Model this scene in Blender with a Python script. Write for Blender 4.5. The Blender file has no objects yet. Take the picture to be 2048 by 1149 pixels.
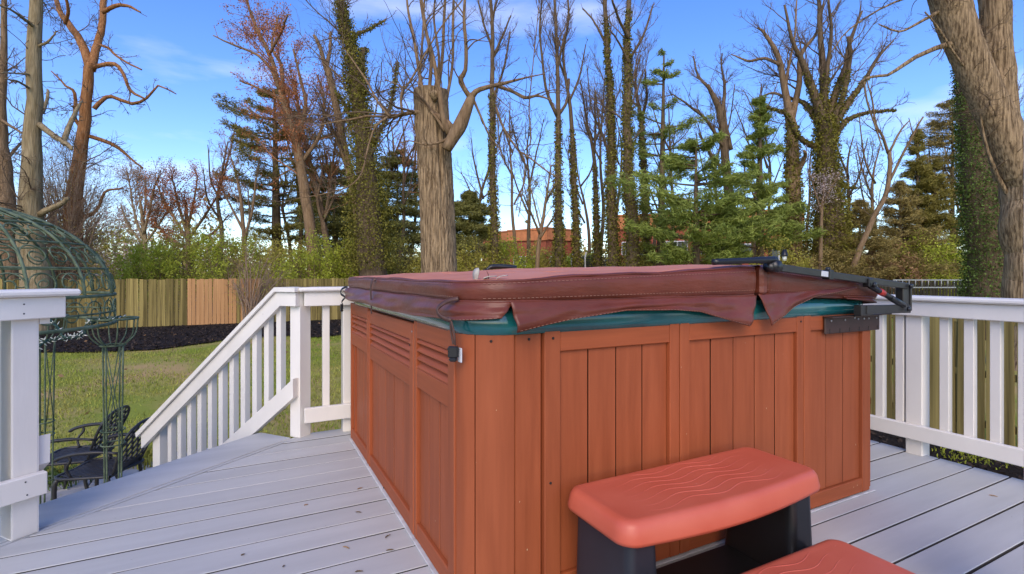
import bpy, math, random
import numpy as np
PI = math.pi
S = bpy.context.scene
COL = S.collection
random.seed(7)
RG = np.random.default_rng(11)

# ------------------------------------------------------------------ camera, sky, sun, exposure
# World axes follow the deck: +X runs along the deck boards, +Y away along the tub's side, Z up, deck top at z = 0.
EYE = 1.10
HEAD = math.radians(27.4)                       # the camera looks this far from +Y towards +X
FPX = 1025.0                                    # focal length in pixels of the 2048 wide photograph
CX, CY = 1024.0, 549.0                          # vanishing centre in the photograph
cam_d = bpy.data.cameras.new('camera'); cam = bpy.data.objects.new('camera', cam_d); COL.objects.link(cam)
cam.location = (0, 0, EYE); cam.rotation_euler = (PI/2, 0, -HEAD)
cam_d.sensor_width = 36; cam_d.lens = 36*FPX/2048
cam_d.shift_y = -(574.5-CY)/2048
cam_d.clip_start = 0.05; cam_d.clip_end = 2000
S.camera = cam
SUN_EL, SUN_AZ = math.radians(38), math.radians(213)
w = bpy.data.worlds.new('World'); S.world = w; w.use_nodes = True
wn, wl = w.node_tree.nodes, w.node_tree.links
sky = wn.new('ShaderNodeTexSky'); sky.sky_type = 'NISHITA'; sky.sun_disc = False
sky.sun_elevation = SUN_EL; sky.sun_rotation = SUN_AZ
sky.ozone_density = 3.0; sky.air_density = 1.0; sky.dust_density = 1.0
hs = wn.new('ShaderNodeHueSaturation'); hs.inputs['Hue'].default_value = .517; hs.inputs['Saturation'].default_value = 1.27; hs.inputs['Value'].default_value = 1.0
wl.new(sky.outputs[0], hs.inputs['Color'])
tc = wn.new('ShaderNodeTexCoord')
mp = wn.new('ShaderNodeMapping'); mp.inputs['Scale'].default_value = (1.1, 1.1, 4.5)
wl.new(tc.outputs['Generated'], mp.inputs['Vector'])
nz = wn.new('ShaderNodeTexNoise'); nz.inputs['Scale'].default_value = 1.9; nz.inputs['Detail'].default_value = 6; nz.inputs['Roughness'].default_value = .52
wl.new(mp.outputs[0], nz.inputs['Vector'])
cr = wn.new('ShaderNodeValToRGB'); cr.color_ramp.elements[0].position = .55; cr.color_ramp.elements[1].position = .82
cr.color_ramp.elements[1].color = (.55, .55, .55, 1)
wl.new(nz.outputs[0], cr.inputs[0])
mx = wn.new('ShaderNodeMix'); mx.data_type = 'RGBA'
mx.inputs['B'].default_value = (5.2, 5.1, 5.2, 1)
wl.new(cr.outputs[0], mx.inputs['Factor']); wl.new(hs.outputs[0], mx.inputs['A'])
wl.new(mx.outputs['Result'], wn['Background'].inputs[0])
wn['Background'].inputs[1].default_value = 0.15
sd = bpy.data.lights.new('sun', 'SUN'); sun = bpy.data.objects.new('sun', sd); COL.objects.link(sun)
sd.energy = 0.9; sd.angle = math.radians(38); sd.color = (1, .80, .60)
sun.rotation_euler = (PI/2-SUN_EL, 0, PI-SUN_AZ)
S.view_settings.view_transform = 'Standard'; S.view_settings.look = 'None'
S.view_settings.exposure = 1.02; S.view_settings.gamma = 1; S.view_settings.use_curve_mapping = False
S.render.engine = 'CYCLES'
S.cycles.max_bounces = 6; S.cycles.transparent_max_bounces = 6

# ------------------------------------------------------------------ helpers
CH, SH = math.cos(HEAD), math.sin(HEAD)
def P(x, y, d):
    """A point seen at pixel (x, y) of the 2048 wide photograph, d metres ahead of the camera, as a place in the world."""
    X, Z = (x-CX)/FPX*d, EYE-(y-CY)/FPX*d
    return np.array((X*CH+d*SH, -X*SH+d*CH, Z))
def ground(u, v):
    """Height of the ground: it rises a little towards the back of the garden."""
    return -1.2 + .22*np.clip((np.asarray(v, float)-7)/15, 0, 1) + .12*np.clip((np.asarray(u, float)-4)/3, 0, 1)*np.clip((16-np.asarray(v, float))/14, 0, 1)

class MB:
    """Collects geometry for ONE mesh."""
    def __init__(s): s.v = []; s.n = 0; s.f = []
    def add(s, verts, faces, smooth=False):
        verts = np.asarray(verts, float).reshape(-1, 3)
        for fa in faces:
            s.f.append((np.asarray(fa, np.int64).reshape(len(fa), -1)+s.n, smooth))
        s.v.append(verts); s.n += len(verts); return s
    def box(s, lo, hi, c=.003, fr=None):
        lo, hi = np.minimum(lo, hi).astype(float), np.maximum(lo, hi).astype(float)
        c = min(c, (hi-lo).min()*.45)
        V = []; idx = {}
        for i in (0, 1):
            for j in (0, 1):
                for k in (0, 1):
                    b = (i, j, k)
                    for a in range(3):
                        p = [0, 0, 0]
                        for q in range(3):
                            e = hi[q] if b[q] else lo[q]
                            p[q] = e if q == a else e + (c if not b[q] else -c)
                        idx[(b, a)] = len(V); V.append(p)
        Q, T = [], []
        for a in range(3):
            o = [q for q in range(3) if q != a]
            for sgn in (0, 1):
                q = []
                for (m, n_) in ((0, 0), (1, 0), (1, 1), (0, 1)):
                    b = [0, 0, 0]; b[a] = sgn; b[o[0]] = m; b[o[1]] = n_; q.append(idx[(tuple(b), a)])
                flip = (sgn == 0) != (a == 1)
                Q.append(q[::-1] if flip else q)
        for a in range(3):
            o = [q for q in range(3) if q != a]
            for m in (0, 1):
                for n_ in (0, 1):
                    b0 = [0, 0, 0]; b0[o[0]] = m; b0[o[1]] = n_; b1 = list(b0); b1[a] = 1
                    q = [idx[(tuple(b0), o[0])], idx[(tuple(b1), o[0])], idx[(tuple(b1), o[1])], idx[(tuple(b0), o[1])]]
                    flip = ((m+n_) % 2 == 0) != (a == 1)
                    Q.append(q[::-1] if flip else q)
        for i in (0, 1):
            for j in (0, 1):
                for k in (0, 1):
                    b = (i, j, k); t = [idx[(b, 0)], idx[(b, 1)], idx[(b, 2)]]
                    T.append(t if (i+j+k) % 2 else t[::-1])
        V = np.array(V)
        if fr is not None:
            o, ex, ey, ez = fr
            V = np.asarray(o)+V[:, :1]*np.asarray(ex)+V[:, 1:2]*np.asarray(ey)+V[:, 2:]*np.asarray(ez)
        return s.add(V, [Q, T])
    def bar(s, a, b, wd, th, up=(0, 0, 1), c=.002):
        """A rectangular bar from a to b: wd across, th along up."""
        a, b = np.asarray(a, float), np.asarray(b, float); L = np.linalg.norm(b-a); ex = (b-a)/L
        ey = np.cross(up, ex); ey /= np.linalg.norm(ey); ez = np.cross(ex, ey)
        return s.box((0, -wd/2, -th/2), (L, wd/2, th/2), c, (a, ex, ey, ez))
    def prism(s, poly, axis_vec, c=0):
        """Extrudes a planar polygon (k,3) along axis_vec."""
        p = np.asarray(poly, float); k = len(p); q = p+np.asarray(axis_vec, float)
        i = np.arange(k); j = (i+1) % k
        return s.add(np.vstack([p, q]), [np.stack([i, j, j+k, i+k], 1), [list(range(k))[::-1]], [list(range(k, 2*k))]])
    def tubes(s, pts, rad, sides=4, smooth=True, cap=False):
        pts = np.asarray(pts, float); rad = np.asarray(rad, float); N, K = rad.shape
        t = np.empty_like(pts); t[:, 1:-1] = pts[:, 2:]-pts[:, :-2]; t[:, 0] = pts[:, 1]-pts[:, 0]; t[:, -1] = pts[:, -1]-pts[:, -2]
        t /= np.linalg.norm(t, axis=2, keepdims=True)+1e-9
        m = np.abs(t.mean(1)); ref = np.zeros((N, 3)); ref[np.arange(N), m.argmin(1)] = 1
        a = np.cross(t, ref[:, None, :]); a /= np.linalg.norm(a, axis=2, keepdims=True)+1e-9
        b = np.cross(t, a)
        th = np.arange(sides)/sides*2*PI
        V = pts[:, :, None, :]+rad[:, :, None, None]*(np.cos(th)[None, None, :, None]*a[:, :, None, :]+np.sin(th)[None, None, :, None]*b[:, :, None, :])
        base = (np.arange(N)*K*sides)[:, None, None]; kk = (np.arange(K-1)*sides)[None, :, None]; ii = np.arange(sides)[None, None, :]; jj = (ii+1) % sides
        q = np.stack(np.broadcast_arrays(base+kk+ii, base+kk+jj, base+kk+sides+jj, base+kk+sides+ii), -1).reshape(-1, 4)
        fs = [q]
        if cap:
            for n_ in range(N):
                o = n_*K*sides
                fs.append([list(range(o, o+sides))[::-1]]); o += (K-1)*sides; fs.append([list(range(o, o+sides))])
        return s.add(V, fs, smooth)
    def tube(s, pts, r, sides=8, cap=True, smooth=True):
        pts = np.asarray(pts, float); r = np.broadcast_to(np.asarray(r, float), (len(pts),))
        return s.tubes(pts[None], np.array(r)[None], sides, smooth, cap)
    def grid(s, G, smooth=True, loop=False):
        G = np.asarray(G, float); a, b = G.shape[:2]
        i = np.arange(a-1)[:, None]; bb = b if loop else b-1; j = np.arange(bb)[None, :]; j2 = (j+1) % b
        q = np.stack(np.broadcast_arrays(i*b+j, i*b+j2, (i+1)*b+j2, (i+1)*b+j), -1).reshape(-1, 4)
        return s.add(G, [q], smooth)
    def leaves(s, c, size, aspect=.5, rng=RG, flat=0., axis=None):
        """Diamond leaves: one quad each, turned at random."""
        c = np.asarray(c, float); N = len(c)
        d = rng.normal(size=(N, 3)); 
        if axis is not None: d = d*.5+axis
        d[:, 2] *= 1-flat; d /= np.linalg.norm(d, axis=1, keepdims=True)+1e-9
        e = rng.normal(size=(N, 3)); e[:, 2] *= 1-flat
        e = e-(e*d).sum(1, keepdims=True)*d; e /= np.linalg.norm(e, axis=1, keepdims=True)+1e-9
        L = np.broadcast_to(np.asarray(size, float), (N,))[:, None]*rng.uniform(.6, 1.3, (N, 1)); W = L*aspect*.5
        V = np.stack([c-d*L*.5, c+e*W, c+d*L*.5, c-e*W], 1).reshape(-1, 3)
        return s.add(V, [np.arange(4*N).reshape(-1, 4)])
    def mesh(s, name, off=(0, 0, 0)):
        me = bpy.data.meshes.new(name)
        V = np.vstack(s.v)-np.asarray(off, float)
        me.vertices.add(len(V)); me.vertices.foreach_set('co', V.ravel())
        loops = np.concatenate([f.ravel() for f, _ in s.f]); tot = np.concatenate([np.full(len(f), f.shape[1]) for f, _ in s.f])
        sm = np.concatenate([np.full(len(f), b) for f, b in s.f])
        me.loops.add(len(loops)); me.loops.foreach_set('vertex_index', loops.astype(np.int32))
        me.polygons.add(len(tot)); me.polygons.foreach_set('loop_start', (np.cumsum(tot)-tot).astype(np.int32))
        me.polygons.foreach_set('use_smooth', sm)
        me.update(calc_edges=True)
        return me

def rootloc(o):
    while o.parent is not None: o = o.parent
    return np.array(o.location)
def props(o, label=None, cat=None, group=None, kind=None):
    for k, v in (('label', label), ('category', cat), ('group', group), ('kind', kind)):
        if v: o[k] = v
    return o
def thing(name, label, cat, loc=(0, 0, 0), group=None, rz=0):
    o = bpy.data.objects.new(name, None); COL.objects.link(o); o.location = loc; o.rotation_euler = (0, 0, rz)
    o.empty_display_size = .1
    return props(o, label, cat, group)
def obj(name, mb, mat, parent=None, local=False, label=None, cat=None, group=None, kind=None, base=None):
    off = (0, 0, 0)
    if parent is not None and not local: off = rootloc(parent)
    if parent is None and base is not None: off = base
    me = mb.mesh(name, off); o = bpy.data.objects.new(name, me); COL.objects.link(o); me.materials.append(mat)
    if parent is not None: o.parent = parent
    elif base is not None: o.location = base
    return props(o, label, cat, group, kind)
def inst(name, me, parent, loc, rz=0, sc=None, mat=None):
    """Another piece that shares a mesh; loc is in the world."""
    o = bpy.data.objects.new(name, me); COL.objects.link(o); o.parent = parent
    o.location = np.asarray(loc, float)-rootloc(parent); o.rotation_euler = (0, 0, rz)
    if sc is not None: o.scale = sc
    return o
def solid(o, t, off=-1):
    m = o.modifiers.new('solidify', 'SOLIDIFY'); m.thickness = t; m.offset = off; return o
def copy_tree(o, parent=None):
    c = o.copy(); COL.objects.link(c)
    if parent is not None: c.parent = parent
    for ch in list(o.children): copy_tree(ch, c)
    return c
def smoothpath(p, n):
    """Catmull-Rom through the rows of p, n samples."""
    p = np.asarray(p, float); k = len(p)
    q = np.vstack([2*p[0]-p[1], p, 2*p[-1]-p[-2]])
    t = np.linspace(0, k-1, n); i = np.minimum(t.astype(int), k-2); f = (t-i)[:, None]
    a, b, c, d = q[i], q[i+1], q[i+2], q[i+3]
    return .5*(2*b+(c-a)*f+(2*a-5*b+4*c-d)*f**2+(3*b-a-3*c+d)*f**3)

# ------------------------------------------------------------------ materials
def M(name, col, rough=.6, var=.15, scale=6, stretch=(1, 1, 1), bump=0., bscale=None, bstretch=None, col2=None, metal=0, rnd=0., island=0., trans=0.,
      spec=.5, dist=.01, ramp=(.3, .7), specks=None, coat=0.):
    m = bpy.data.materials.new(name); m.use_nodes = True
    nt = m.node_tree; n, l = nt.nodes, nt.links
    b = n['Principled BSDF']; out = n['Material Output']
    b.inputs['Roughness'].default_value = rough; b.inputs['Metallic'].default_value = metal; b.inputs['Specular IOR Level'].default_value = spec
    if coat: b.inputs['Coat Weight'].default_value = coat; b.inputs['Coat Roughness'].default_value = .15
    t = n.new('ShaderNodeTexCoord'); oi = n.new('ShaderNodeObjectInfo')
    ofs = n.new('ShaderNodeVectorMath'); ofs.operation = 'MULTIPLY_ADD'
    comb = n.new('ShaderNodeCombineXYZ')
    for i in range(3): l.new(oi.outputs['Random'], comb.inputs[i])
    l.new(comb.outputs[0], ofs.inputs[0]); ofs.inputs[1].default_value = (37, 53, 71); l.new(t.outputs['Object'], ofs.inputs[2])
    def noise(sc, st, det=5, ro=.55):
        mp_ = n.new('ShaderNodeMapping'); mp_.inputs['Scale'].default_value = st; l.new(ofs.outputs[0], mp_.inputs['Vector'])
        z = n.new('ShaderNodeTexNoise'); z.inputs['Scale'].default_value = sc; z.inputs['Detail'].default_value = det; z.inputs['Roughness'].default_value = ro
        l.new(mp_.outputs[0], z.inputs['Vector']); return z
    z = noise(scale, stretch)
    r = n.new('ShaderNodeValToRGB'); r.color_ramp.elements[0].position, r.color_ramp.elements[1].position = ramp
    c = np.array(col); c2 = np.array(col2) if col2 is not None else c*(1+var); c1 = c if col2 is not None else c*(1-var)
    r.color_ramp.elements[0].color = (*c1, 1); r.color_ramp.elements[1].color = (*np.clip(c2, 0, 1), 1)
    l.new(z.outputs[0], r.inputs[0]); cur = r.outputs[0]
    def mul(cur, src, amt):
        mr = n.new('ShaderNodeMapRange'); mr.inputs['To Min'].default_value = 1-amt; mr.inputs['To Max'].default_value = 1+amt; l.new(src, mr.inputs['Value'])
        h = n.new('ShaderNodeHueSaturation'); l.new(cur, h.inputs['Color']); l.new(mr.outputs[0], h.inputs['Value']); return h.outputs[0]
    if rnd: cur = mul(cur, oi.outputs['Random'], rnd)
    if island:
        g = n.new('ShaderNodeNewGeometry'); cur = mul(cur, g.outputs['Random Per Island'], island)
    if specks:
        sc, th, colr = specks
        z3 = noise(sc, (1, 1, .6), 2, .5)
        g = n.new('ShaderNodeMath'); g.operation = 'GREATER_THAN'; g.inputs[1].default_value = th; l.new(z3.outputs[0], g.inputs[0])
        x = n.new('ShaderNodeMix'); x.data_type = 'RGBA'; x.inputs['B'].default_value = (*colr, 1); l.new(g.outputs[0], x.inputs['Factor']); l.new(cur, x.inputs['A']); cur = x.outputs['Result']
    l.new(cur, b.inputs['Base Color'])
    if bump:
        z2 = noise(bscale or scale*4, bstretch or stretch, 4)
        bp = n.new('ShaderNodeBump'); bp.inputs['Strength'].default_value = bump; bp.inputs['Distance'].default_value = dist
        l.new(z2.outputs[0], bp.inputs['Height']); l.new(bp.outputs[0], b.inputs['Normal'])
    if trans:
        tr = n.new('ShaderNodeBsdfTranslucent'); l.new(cur, tr.inputs['Color'])
        mxs = n.new('ShaderNodeMixShader'); mxs.inputs[0].default_value = trans
        l.new(b.outputs[0], mxs.inputs[1]); l.new(tr.outputs[0], mxs.inputs[2]); l.new(mxs.outputs[0], out.inputs['Surface'])
    return m
DECK = M('deck_paint', (.455, .455, .43), .58, .09, 3, (.4, 3, 1), .25, 30, (.6, 8, 1), rnd=.04, dist=.002, specks=(60, .775, (.24, .23, .22)), spec=.3)
SHADENAIL = M('gap_shade_and_nail', (.055, .048, .044), .9, .4, 20, (.5, 4, 4))  # shade of the deck gaps put into a dark colour; also colours nail heads
WHITE = M('white_paint', (.74, .70, .63), .42, .05, 4, (1, 1, .5), .2, 26, (3, 3, .5), rnd=.03, dist=.003, specks=(30, .78, (.55, .52, .48)))
SPA = M('spa_cabinet', (.27, .066, .022), .55, .10, 4.5, (7, 7, .55), .15, 30, (9, 9, .3), rnd=.08, dist=.0015, specks=(48, .785, (.55, .40, .24)), spec=.25, col2=(.34, .088, .031))
SPAH = M('spa_cabinet_across', (.315, .078, .026), .55, .10, 9, (.35, .35, 8), .15, 30, (.3, .3, 9), rnd=.05, dist=.0015, specks=(55, .79, (.55, .40, .24)), spec=.25)
DARK = M('dark_core', (.012, .008, .007), .8, .1)
VINYL = M('cover_vinyl', (.105, .026, .013), .38, .22, 5, (1, 1, 1), .8, 9, (1, 1, 3.2), dist=.006, col2=(.165, .040, .022), spec=.36)
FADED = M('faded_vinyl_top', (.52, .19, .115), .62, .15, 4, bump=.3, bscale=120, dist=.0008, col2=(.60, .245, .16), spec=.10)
STITCH = M('stitching_thread', (.32, .17, .11), .8, .1)
TEAL = M('teal_acrylic', (.006, .075, .085), .12, .5, 5, (1, 1, 1), 0, col2=(.012, .14, .14), coat=.5)
BLACKM = M('black_steel', (.035, .033, .030), .38, .15, 8, metal=.3, bump=.05, bscale=200, dist=.0005)
BROWNM = M('bracket_steel', (.050, .024, .016), .5, .3, 12, bump=.2, bscale=90, dist=.001)
STEELM = M('screw_steel', (.5, .5, .5), .35, .1, metal=.9)
BLKP = M('black_plastic', (.010, .010, .011), .35, .1, 6, bump=.05, bscale=300, dist=.0004)
GREYP = M('grey_black_plastic', (.016, .018, .024), .45, .15, 6)
REDP = M('step_plastic', (.50, .092, .046), .42, .10, 4, bump=.12, bscale=220, dist=.0005, col2=(.56, .125, .068), ramp=(.4, .75), specks=(24, .755, (.60, .20, .14)))
REDB = M('red_band', (.45, .03, .02), .4, .1)
LABELM = M('pale_label', (.55, .56, .57), .5, .1)
FOAM = M('torn_foam', (.40, .37, .31), .9, .2, 30)
GREENM = M('green_wrought_iron', (.048, .078, .042), .6, .4, 12, col2=(.17, .21, .125), spec=.25, bump=.2, bscale=90, dist=.001)
CHAIRM = M('black_cast_metal', (.030, .028, .028), .42, .3, 10, bump=.15, bscale=120, dist=.001)
FENCE = M('mossy_fence_wood', (.10, .075, .026), .85, .3, 2.2, (7, 7, .4), .4, 14, (6, 6, .5), col2=(.33, .255, .085), rnd=.42, dist=.004, spec=.12)
FENCEN = M('new_fence_wood', (.40, .205, .085), .8, .2, 3, (6, 6, .4), .3, 14, (6, 6, .5), col2=(.52, .29, .125), rnd=.12, dist=.003, spec=.12)
FENCED = M('dark_fence_wood', (.045, .040, .028), .9, .3, 3, (5, 5, .5), rnd=.25, spec=.12)
ALU = M('ladder_aluminium', (.30, .31, .30), .4, .1, metal=.4)
BARK = M('grey_brown_bark', (.16, .10, .052), .9, .3, 3, (5, 5, .7), .9, 7, (6, 6, .8), col2=(.31, .21, .12), dist=.05, spec=.12)
BARKO = M('orange_brown_bark', (.20, .080, .026), .9, .3, 3, (4, 4, .7), .9, 7, (5, 5, .8), col2=(.40, .20, .085), dist=.05, spec=.12)
BARKG = M('pale_grey_bark', (.17, .125, .062), .9, .3, 3, (4, 4, .6), .9, 6, (5, 5, .6), col2=(.36, .285, .165), dist=.05, spec=.12)
BARKD = M('dark_bark', (.085, .058, .034), .9, .3, 3, (4, 4, .7), .8, 6, (5, 5, .8), col2=(.19, .135, .08), dist=.05, spec=.12)
BARKF = M('furrowed_bark', (.095, .062, .034), .92, .3, 3.4, (8, 8, .55), .9, 14, (4, 4, .7), col2=(.36, .255, .145), dist=.02, ramp=(.36, .62), spec=.12)
TWIG = M('bare_twig', (.105, .070, .042), .85, .3, 4, col2=(.20, .14, .09), spec=.12)
TWIGR = M('reddish_twig', (.25, .105, .045), .85, .3, 4, col2=(.38, .19, .095), spec=.12)
TWIGB = M('beige_twig', (.22, .15, .10), .85, .3, 4, col2=(.31, .22, .15), spec=.12)
IVY = M('ivy_leaf', (.11, .105, .016), .55, .3, 3, col2=(.25, .22, .04), island=.5, trans=.2, spec=.12)
IVYG = M('green_ivy_leaf', (.06, .10, .02), .5, .3, 3, col2=(.15, .21, .045), island=.45, trans=.2, spec=.12)
PINE = M('pine_needle', (.19, .235, .042), .6, .3, 1.2, col2=(.34, .395, .095), island=.35, trans=.3, spec=.12)
PINED = M('dark_pine_needle', (.165, .145, .030), .6, .3, 1.2, col2=(.31, .26, .065), island=.4, trans=.2, spec=.12)
HEML = M('hemlock_needle', (.16, .16, .042), .6, .3, 1.2, col2=(.30, .285, .085), island=.4, trans=.15, spec=.12)
BROWNL = M('brown_juniper_leaf', (.21, .165, .048), .7, .3, 1.5, col2=(.38, .29, .10), island=.45, trans=.2, spec=.12)
DEADL = M('dry_leaf', (.24, .135, .06), .8, .3, 1.5, col2=(.36, .22, .11), island=.4, trans=.2, spec=.12)
REDBUD = M('red_bud', (.36, .115, .040), .7, .3, 1.5, col2=(.52, .22, .09), island=.4, trans=.25, spec=.12)
NEWL = M('new_green_leaf', (.33, .39, .035), .55, .3, .8, col2=(.58, .60, .10), island=.35, trans=.5, spec=.12)
OLIVEL = M('olive_leaf', (.35, .325, .055), .6, .3, .8, col2=(.56, .49, .11), island=.35, trans=.5, spec=.12)
BLOSSOM = M('pale_blossom', (.50, .38, .34), .7, .2, 2, col2=(.66, .54, .50), island=.2, trans=.3)
GRASSB = M('grass_blade', (.215, .30, .030), .6, .3, .6, col2=(.42, .37, .09), island=.45, trans=.3, spec=.12)
LAWN = M('lawn_soil', (.225, .26, .038), .95, .3, .55, (1, 1, 1), .5, 30, col2=(.42, .29, .12), dist=.03, ramp=(.40, .66), spec=.12)
WOODSF = M('leaf_litter', (.085, .062, .035), .95, .4, .5, bump=.5, bscale=12, dist=.05, spec=.12)
MULCH = M('dark_mulch', (.016, .012, .010), .95, .5, 14, bump=1, bscale=45, dist=.04, col2=(.030, .026, .024), spec=.12)
STONE = M('patio_stone', (.34, .33, .31), .85, .15, 6, bump=.3, bscale=40, dist=.003)
BRICKM = M('brick_wall', (.30, .085, .045), .85, .12, 1.5, spec=.12)
ROOFM = M('sunlit_parapet', (.50, .19, .075), .8, .15, 1.5, spec=.12)  # warm sun on the building tops, put into the colour
GLASS = M('dark_window_glass', (.03, .035, .04), .08, .2, 2)
PALEW = M('pale_frame', (.6, .6, .58), .5, .1)
NETM = M('black_net', (.02, .02, .022), .8, .1)
BULB = M('clear_bulb', (.75, .76, .66), .3, .1)
CHIP = M('mulch_chip', (.022, .016, .013), .95, .3, 4, col2=(.06, .044, .034), island=.5, spec=.1)
CAULK = M('paint_line', (.42, .41, .40), .8, .4, 18, col2=(.62, .61, .60))
STRAPM = M('strap_vinyl', (.050, .019, .013), .5, .3, 60, col2=(.10, .045, .03))
GROOVE = M('groove_shade', (.045, .016, .009), .8, .3, spec=.1)  # dark colour stands in for shade between the cabinet boards
WIRE = M('green_wire', (.020, .065, .045), .5, .2)

# ------------------------------------------------------------------ setting: ground
def axis_samples():
    a = np.concatenate([[-500, -250, -120, -70], np.arange(-45, 46, 1.0), [60, 80, 110, 160, 260, 500]])
    return a
gu, gv = axis_samples(), axis_samples()
GU, GV = np.meshgrid(gu, gv, indexing='ij')
GZ = ground(GU, GV)
mb = MB().grid(np.dstack([GU, GV, GZ]).transpose(1, 0, 2), smooth=True)
obj('ground', mb, LAWN, kind='structure')
# wood floor beyond the back fence
def sheet(name, poly_fn, u0, u1, nu, nv, mat, lift, kind='structure'):
    us = np.linspace(u0, u1, nu); G = []
    for u in us:
        v0, v1 = poly_fn(u); vs = np.linspace(v0, v1, nv); G.append(np.stack([np.full(nv, u), vs, ground(np.full(nv, u), vs)+lift], 1))
    return obj(name, MB().grid(np.array(G)[::-1], True), mat, kind=kind)
sheet('wood_floor', lambda u: (24.2, 100), -60, 90, 60, 40, WOODSF, .02)
EDGE = np.array([(-14, 15.5), (-9, 17.6), (-4.9, 18.1), (-2.24, 17.3), (-.6, 18.9), (1, 19.1), (2.1, 18.3), (4, 18.9), (6, 19.2), (8.0, 18.8)])
sheet('mulch_bed', lambda u: (np.interp(u, EDGE[:, 0], EDGE[:, 1])+.12*math.sin(u*2.1), 24.15), -14, 8.0, 90, 12, MULCH, .035)
sheet('mulch_strip', lambda u: (-3, 18.5), 4.6, 8.0, 16, 60, MULCH, .05)
# grass blades
def lawn_grass():
    N = 120000
    u = RG.uniform(-9, 4.6, N); v = 4.2+RG.random(N)**1.5*15
    edge = np.interp(u, EDGE[:, 0], EDGE[:, 1])
    patch = np.sin(u*1.3+np.sin(v*.9)*1.4)+np.sin(v*1.7+u*.6)+RG.normal(0, .7, N)
    ok = (v < edge-.05) & (patch > -.9)
    u, v = u[ok], v[ok]; N = len(u); z = ground(u, v)
    h = RG.uniform(.025, .075, N); a = RG.uniform(0, 2*PI, N); wd = RG.uniform(.005, .011, N)
    c = np.stack([u, v, z], 1); d = np.stack([np.cos(a), np.sin(a), 0*a], 1)*wd[:, None]
    tip = c+np.stack([RG.normal(0, .02, N), RG.normal(0, .02, N), h], 1)
    V = np.stack([c-d, c+d, tip], 1).reshape(-1, 3)
    obj('grass', MB().add(V, [np.arange(3*N).reshape(-1, 3)]), GRASSB, kind='stuff')
lawn_grass()
def mulch_chips():
    n = 16000; u = RG.uniform(-13, 8, n); e = np.interp(u, EDGE[:, 0], EDGE[:, 1])+.12*np.sin(u*2.1); v = e-.08+RG.random(n)**1.4*(24.1-e)
    k = RG.random(n) < .22; u[k] = RG.uniform(4.7, 8, k.sum()); v[k] = RG.uniform(0, 9, k.sum())
    c = np.column_stack([u, v, ground(u, v)+RG.uniform(.04, .075, n)])
    obj('mulch_chips', MB().leaves(c, .085, .45, RG, flat=.55), CHIP, kind='stuff')
    n = 260; u = RG.uniform(-12, 7, n); v = RG.uniform(9, 23.5, n); c = np.column_stack([u, v, ground(u, v)+.075])
    obj('fallen_leaves', MB().leaves(c, .10, .6, RG, flat=.6), DEADL, kind='stuff')
mulch_chips()
def sprouts(name, label, cx, cy, n, sp, h, mat, cat='grass clump', group=None):
    u = RG.normal(cx, sp, n); v = RG.normal(cy, sp, n); z = ground(u, v)
    a = RG.uniform(0, 2*PI, n); hh = RG.uniform(.5, 1, n)*h
    c = np.stack([u, v, z], 1); d = np.stack([np.cos(a), np.sin(a), 0*a], 1)
    lean = np.stack([np.cos(a+1.3), np.sin(a+1.3), 0*a], 1)*(hh*RG.uniform(.1, .9, n))[:, None]
    mid = c+lean*.45+np.array([0, 0, 1])*(hh*.7)[:, None]; tip = c+lean*1.1+np.array([0, 0, 1])*(hh*.85)[:, None]
    wd = .007
    V = np.stack([c-d*wd, c+d*wd, mid+d*wd, mid-d*wd, tip], 1).reshape(-1, 3); i = np.arange(n)[:, None]*5
    o = MB().add(V, [i+np.array([0, 1, 2, 3]), i+np.array([3, 2, 4])])
    return obj(name, o, mat, label=label, cat=cat, group=group, base=(cx, cy, float(ground(cx, cy))), kind='stuff')

# ------------------------------------------------------------------ deck
E_ = np.array((.7855, .619)); N_ = np.array((-.619, .7855)); G0 = np.array((-.788, 2.907))
def diag(s, n): return G0+E_*s+N_*n
deck = bpy.data.objects.new('deck', None); COL.objects.link(deck); props(deck, kind='structure')
def u_cut(v): return G0[0]+(v-G0[1])*(E_[0]/E_[1])+.066
BW, GAP = .161, .0095
v0 = 3.80
k = 0
while v0 > -1.6:
    a, b = v0-BW+GAP/2, v0-GAP/2
    prof = [(a, -.034), (a, -.0025), (a+.0025, 0), (b-.0025, 0), (b, -.0025), (b, -.034)]
    dz = RG.normal(0, .0008)
    ul = [max(u_cut(v), -4.2) for v, z in prof]
    p0 = [(ul[i], v, z+dz) for i, (v, z) in enumerate(prof)]
    p1 = [(3.68+RG.normal(0, .004) if False else 3.68, v, z+dz) for (v, z) in prof]
    V = np.array(p0+p1); i = np.arange(6); j = (i+1) % 6
    bo = obj('deck_board', MB().add(V, [np.stack([i, i+6, j+6, j], 1), [[0, 1, 2, 3, 4, 5]], [[11, 10, 9, 8, 7, 6]]]), DECK, deck)
    bo.data.materials.append(SHADENAIL)                # sides coloured dark to paint in the shade of the gaps
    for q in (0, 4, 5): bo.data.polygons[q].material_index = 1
    v0 -= BW; k += 1
def dprism(poly, z0, z1): return MB().prism([(p[0], p[1], z0) for p in poly], (0, 0, z1-z0))
obj('deck_strip', dprism([diag(-4, -.030), diag(1.40, -.030), diag(1.40, -.005), diag(-4, -.005)], -.03, -.001), DECK, deck)
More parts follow.
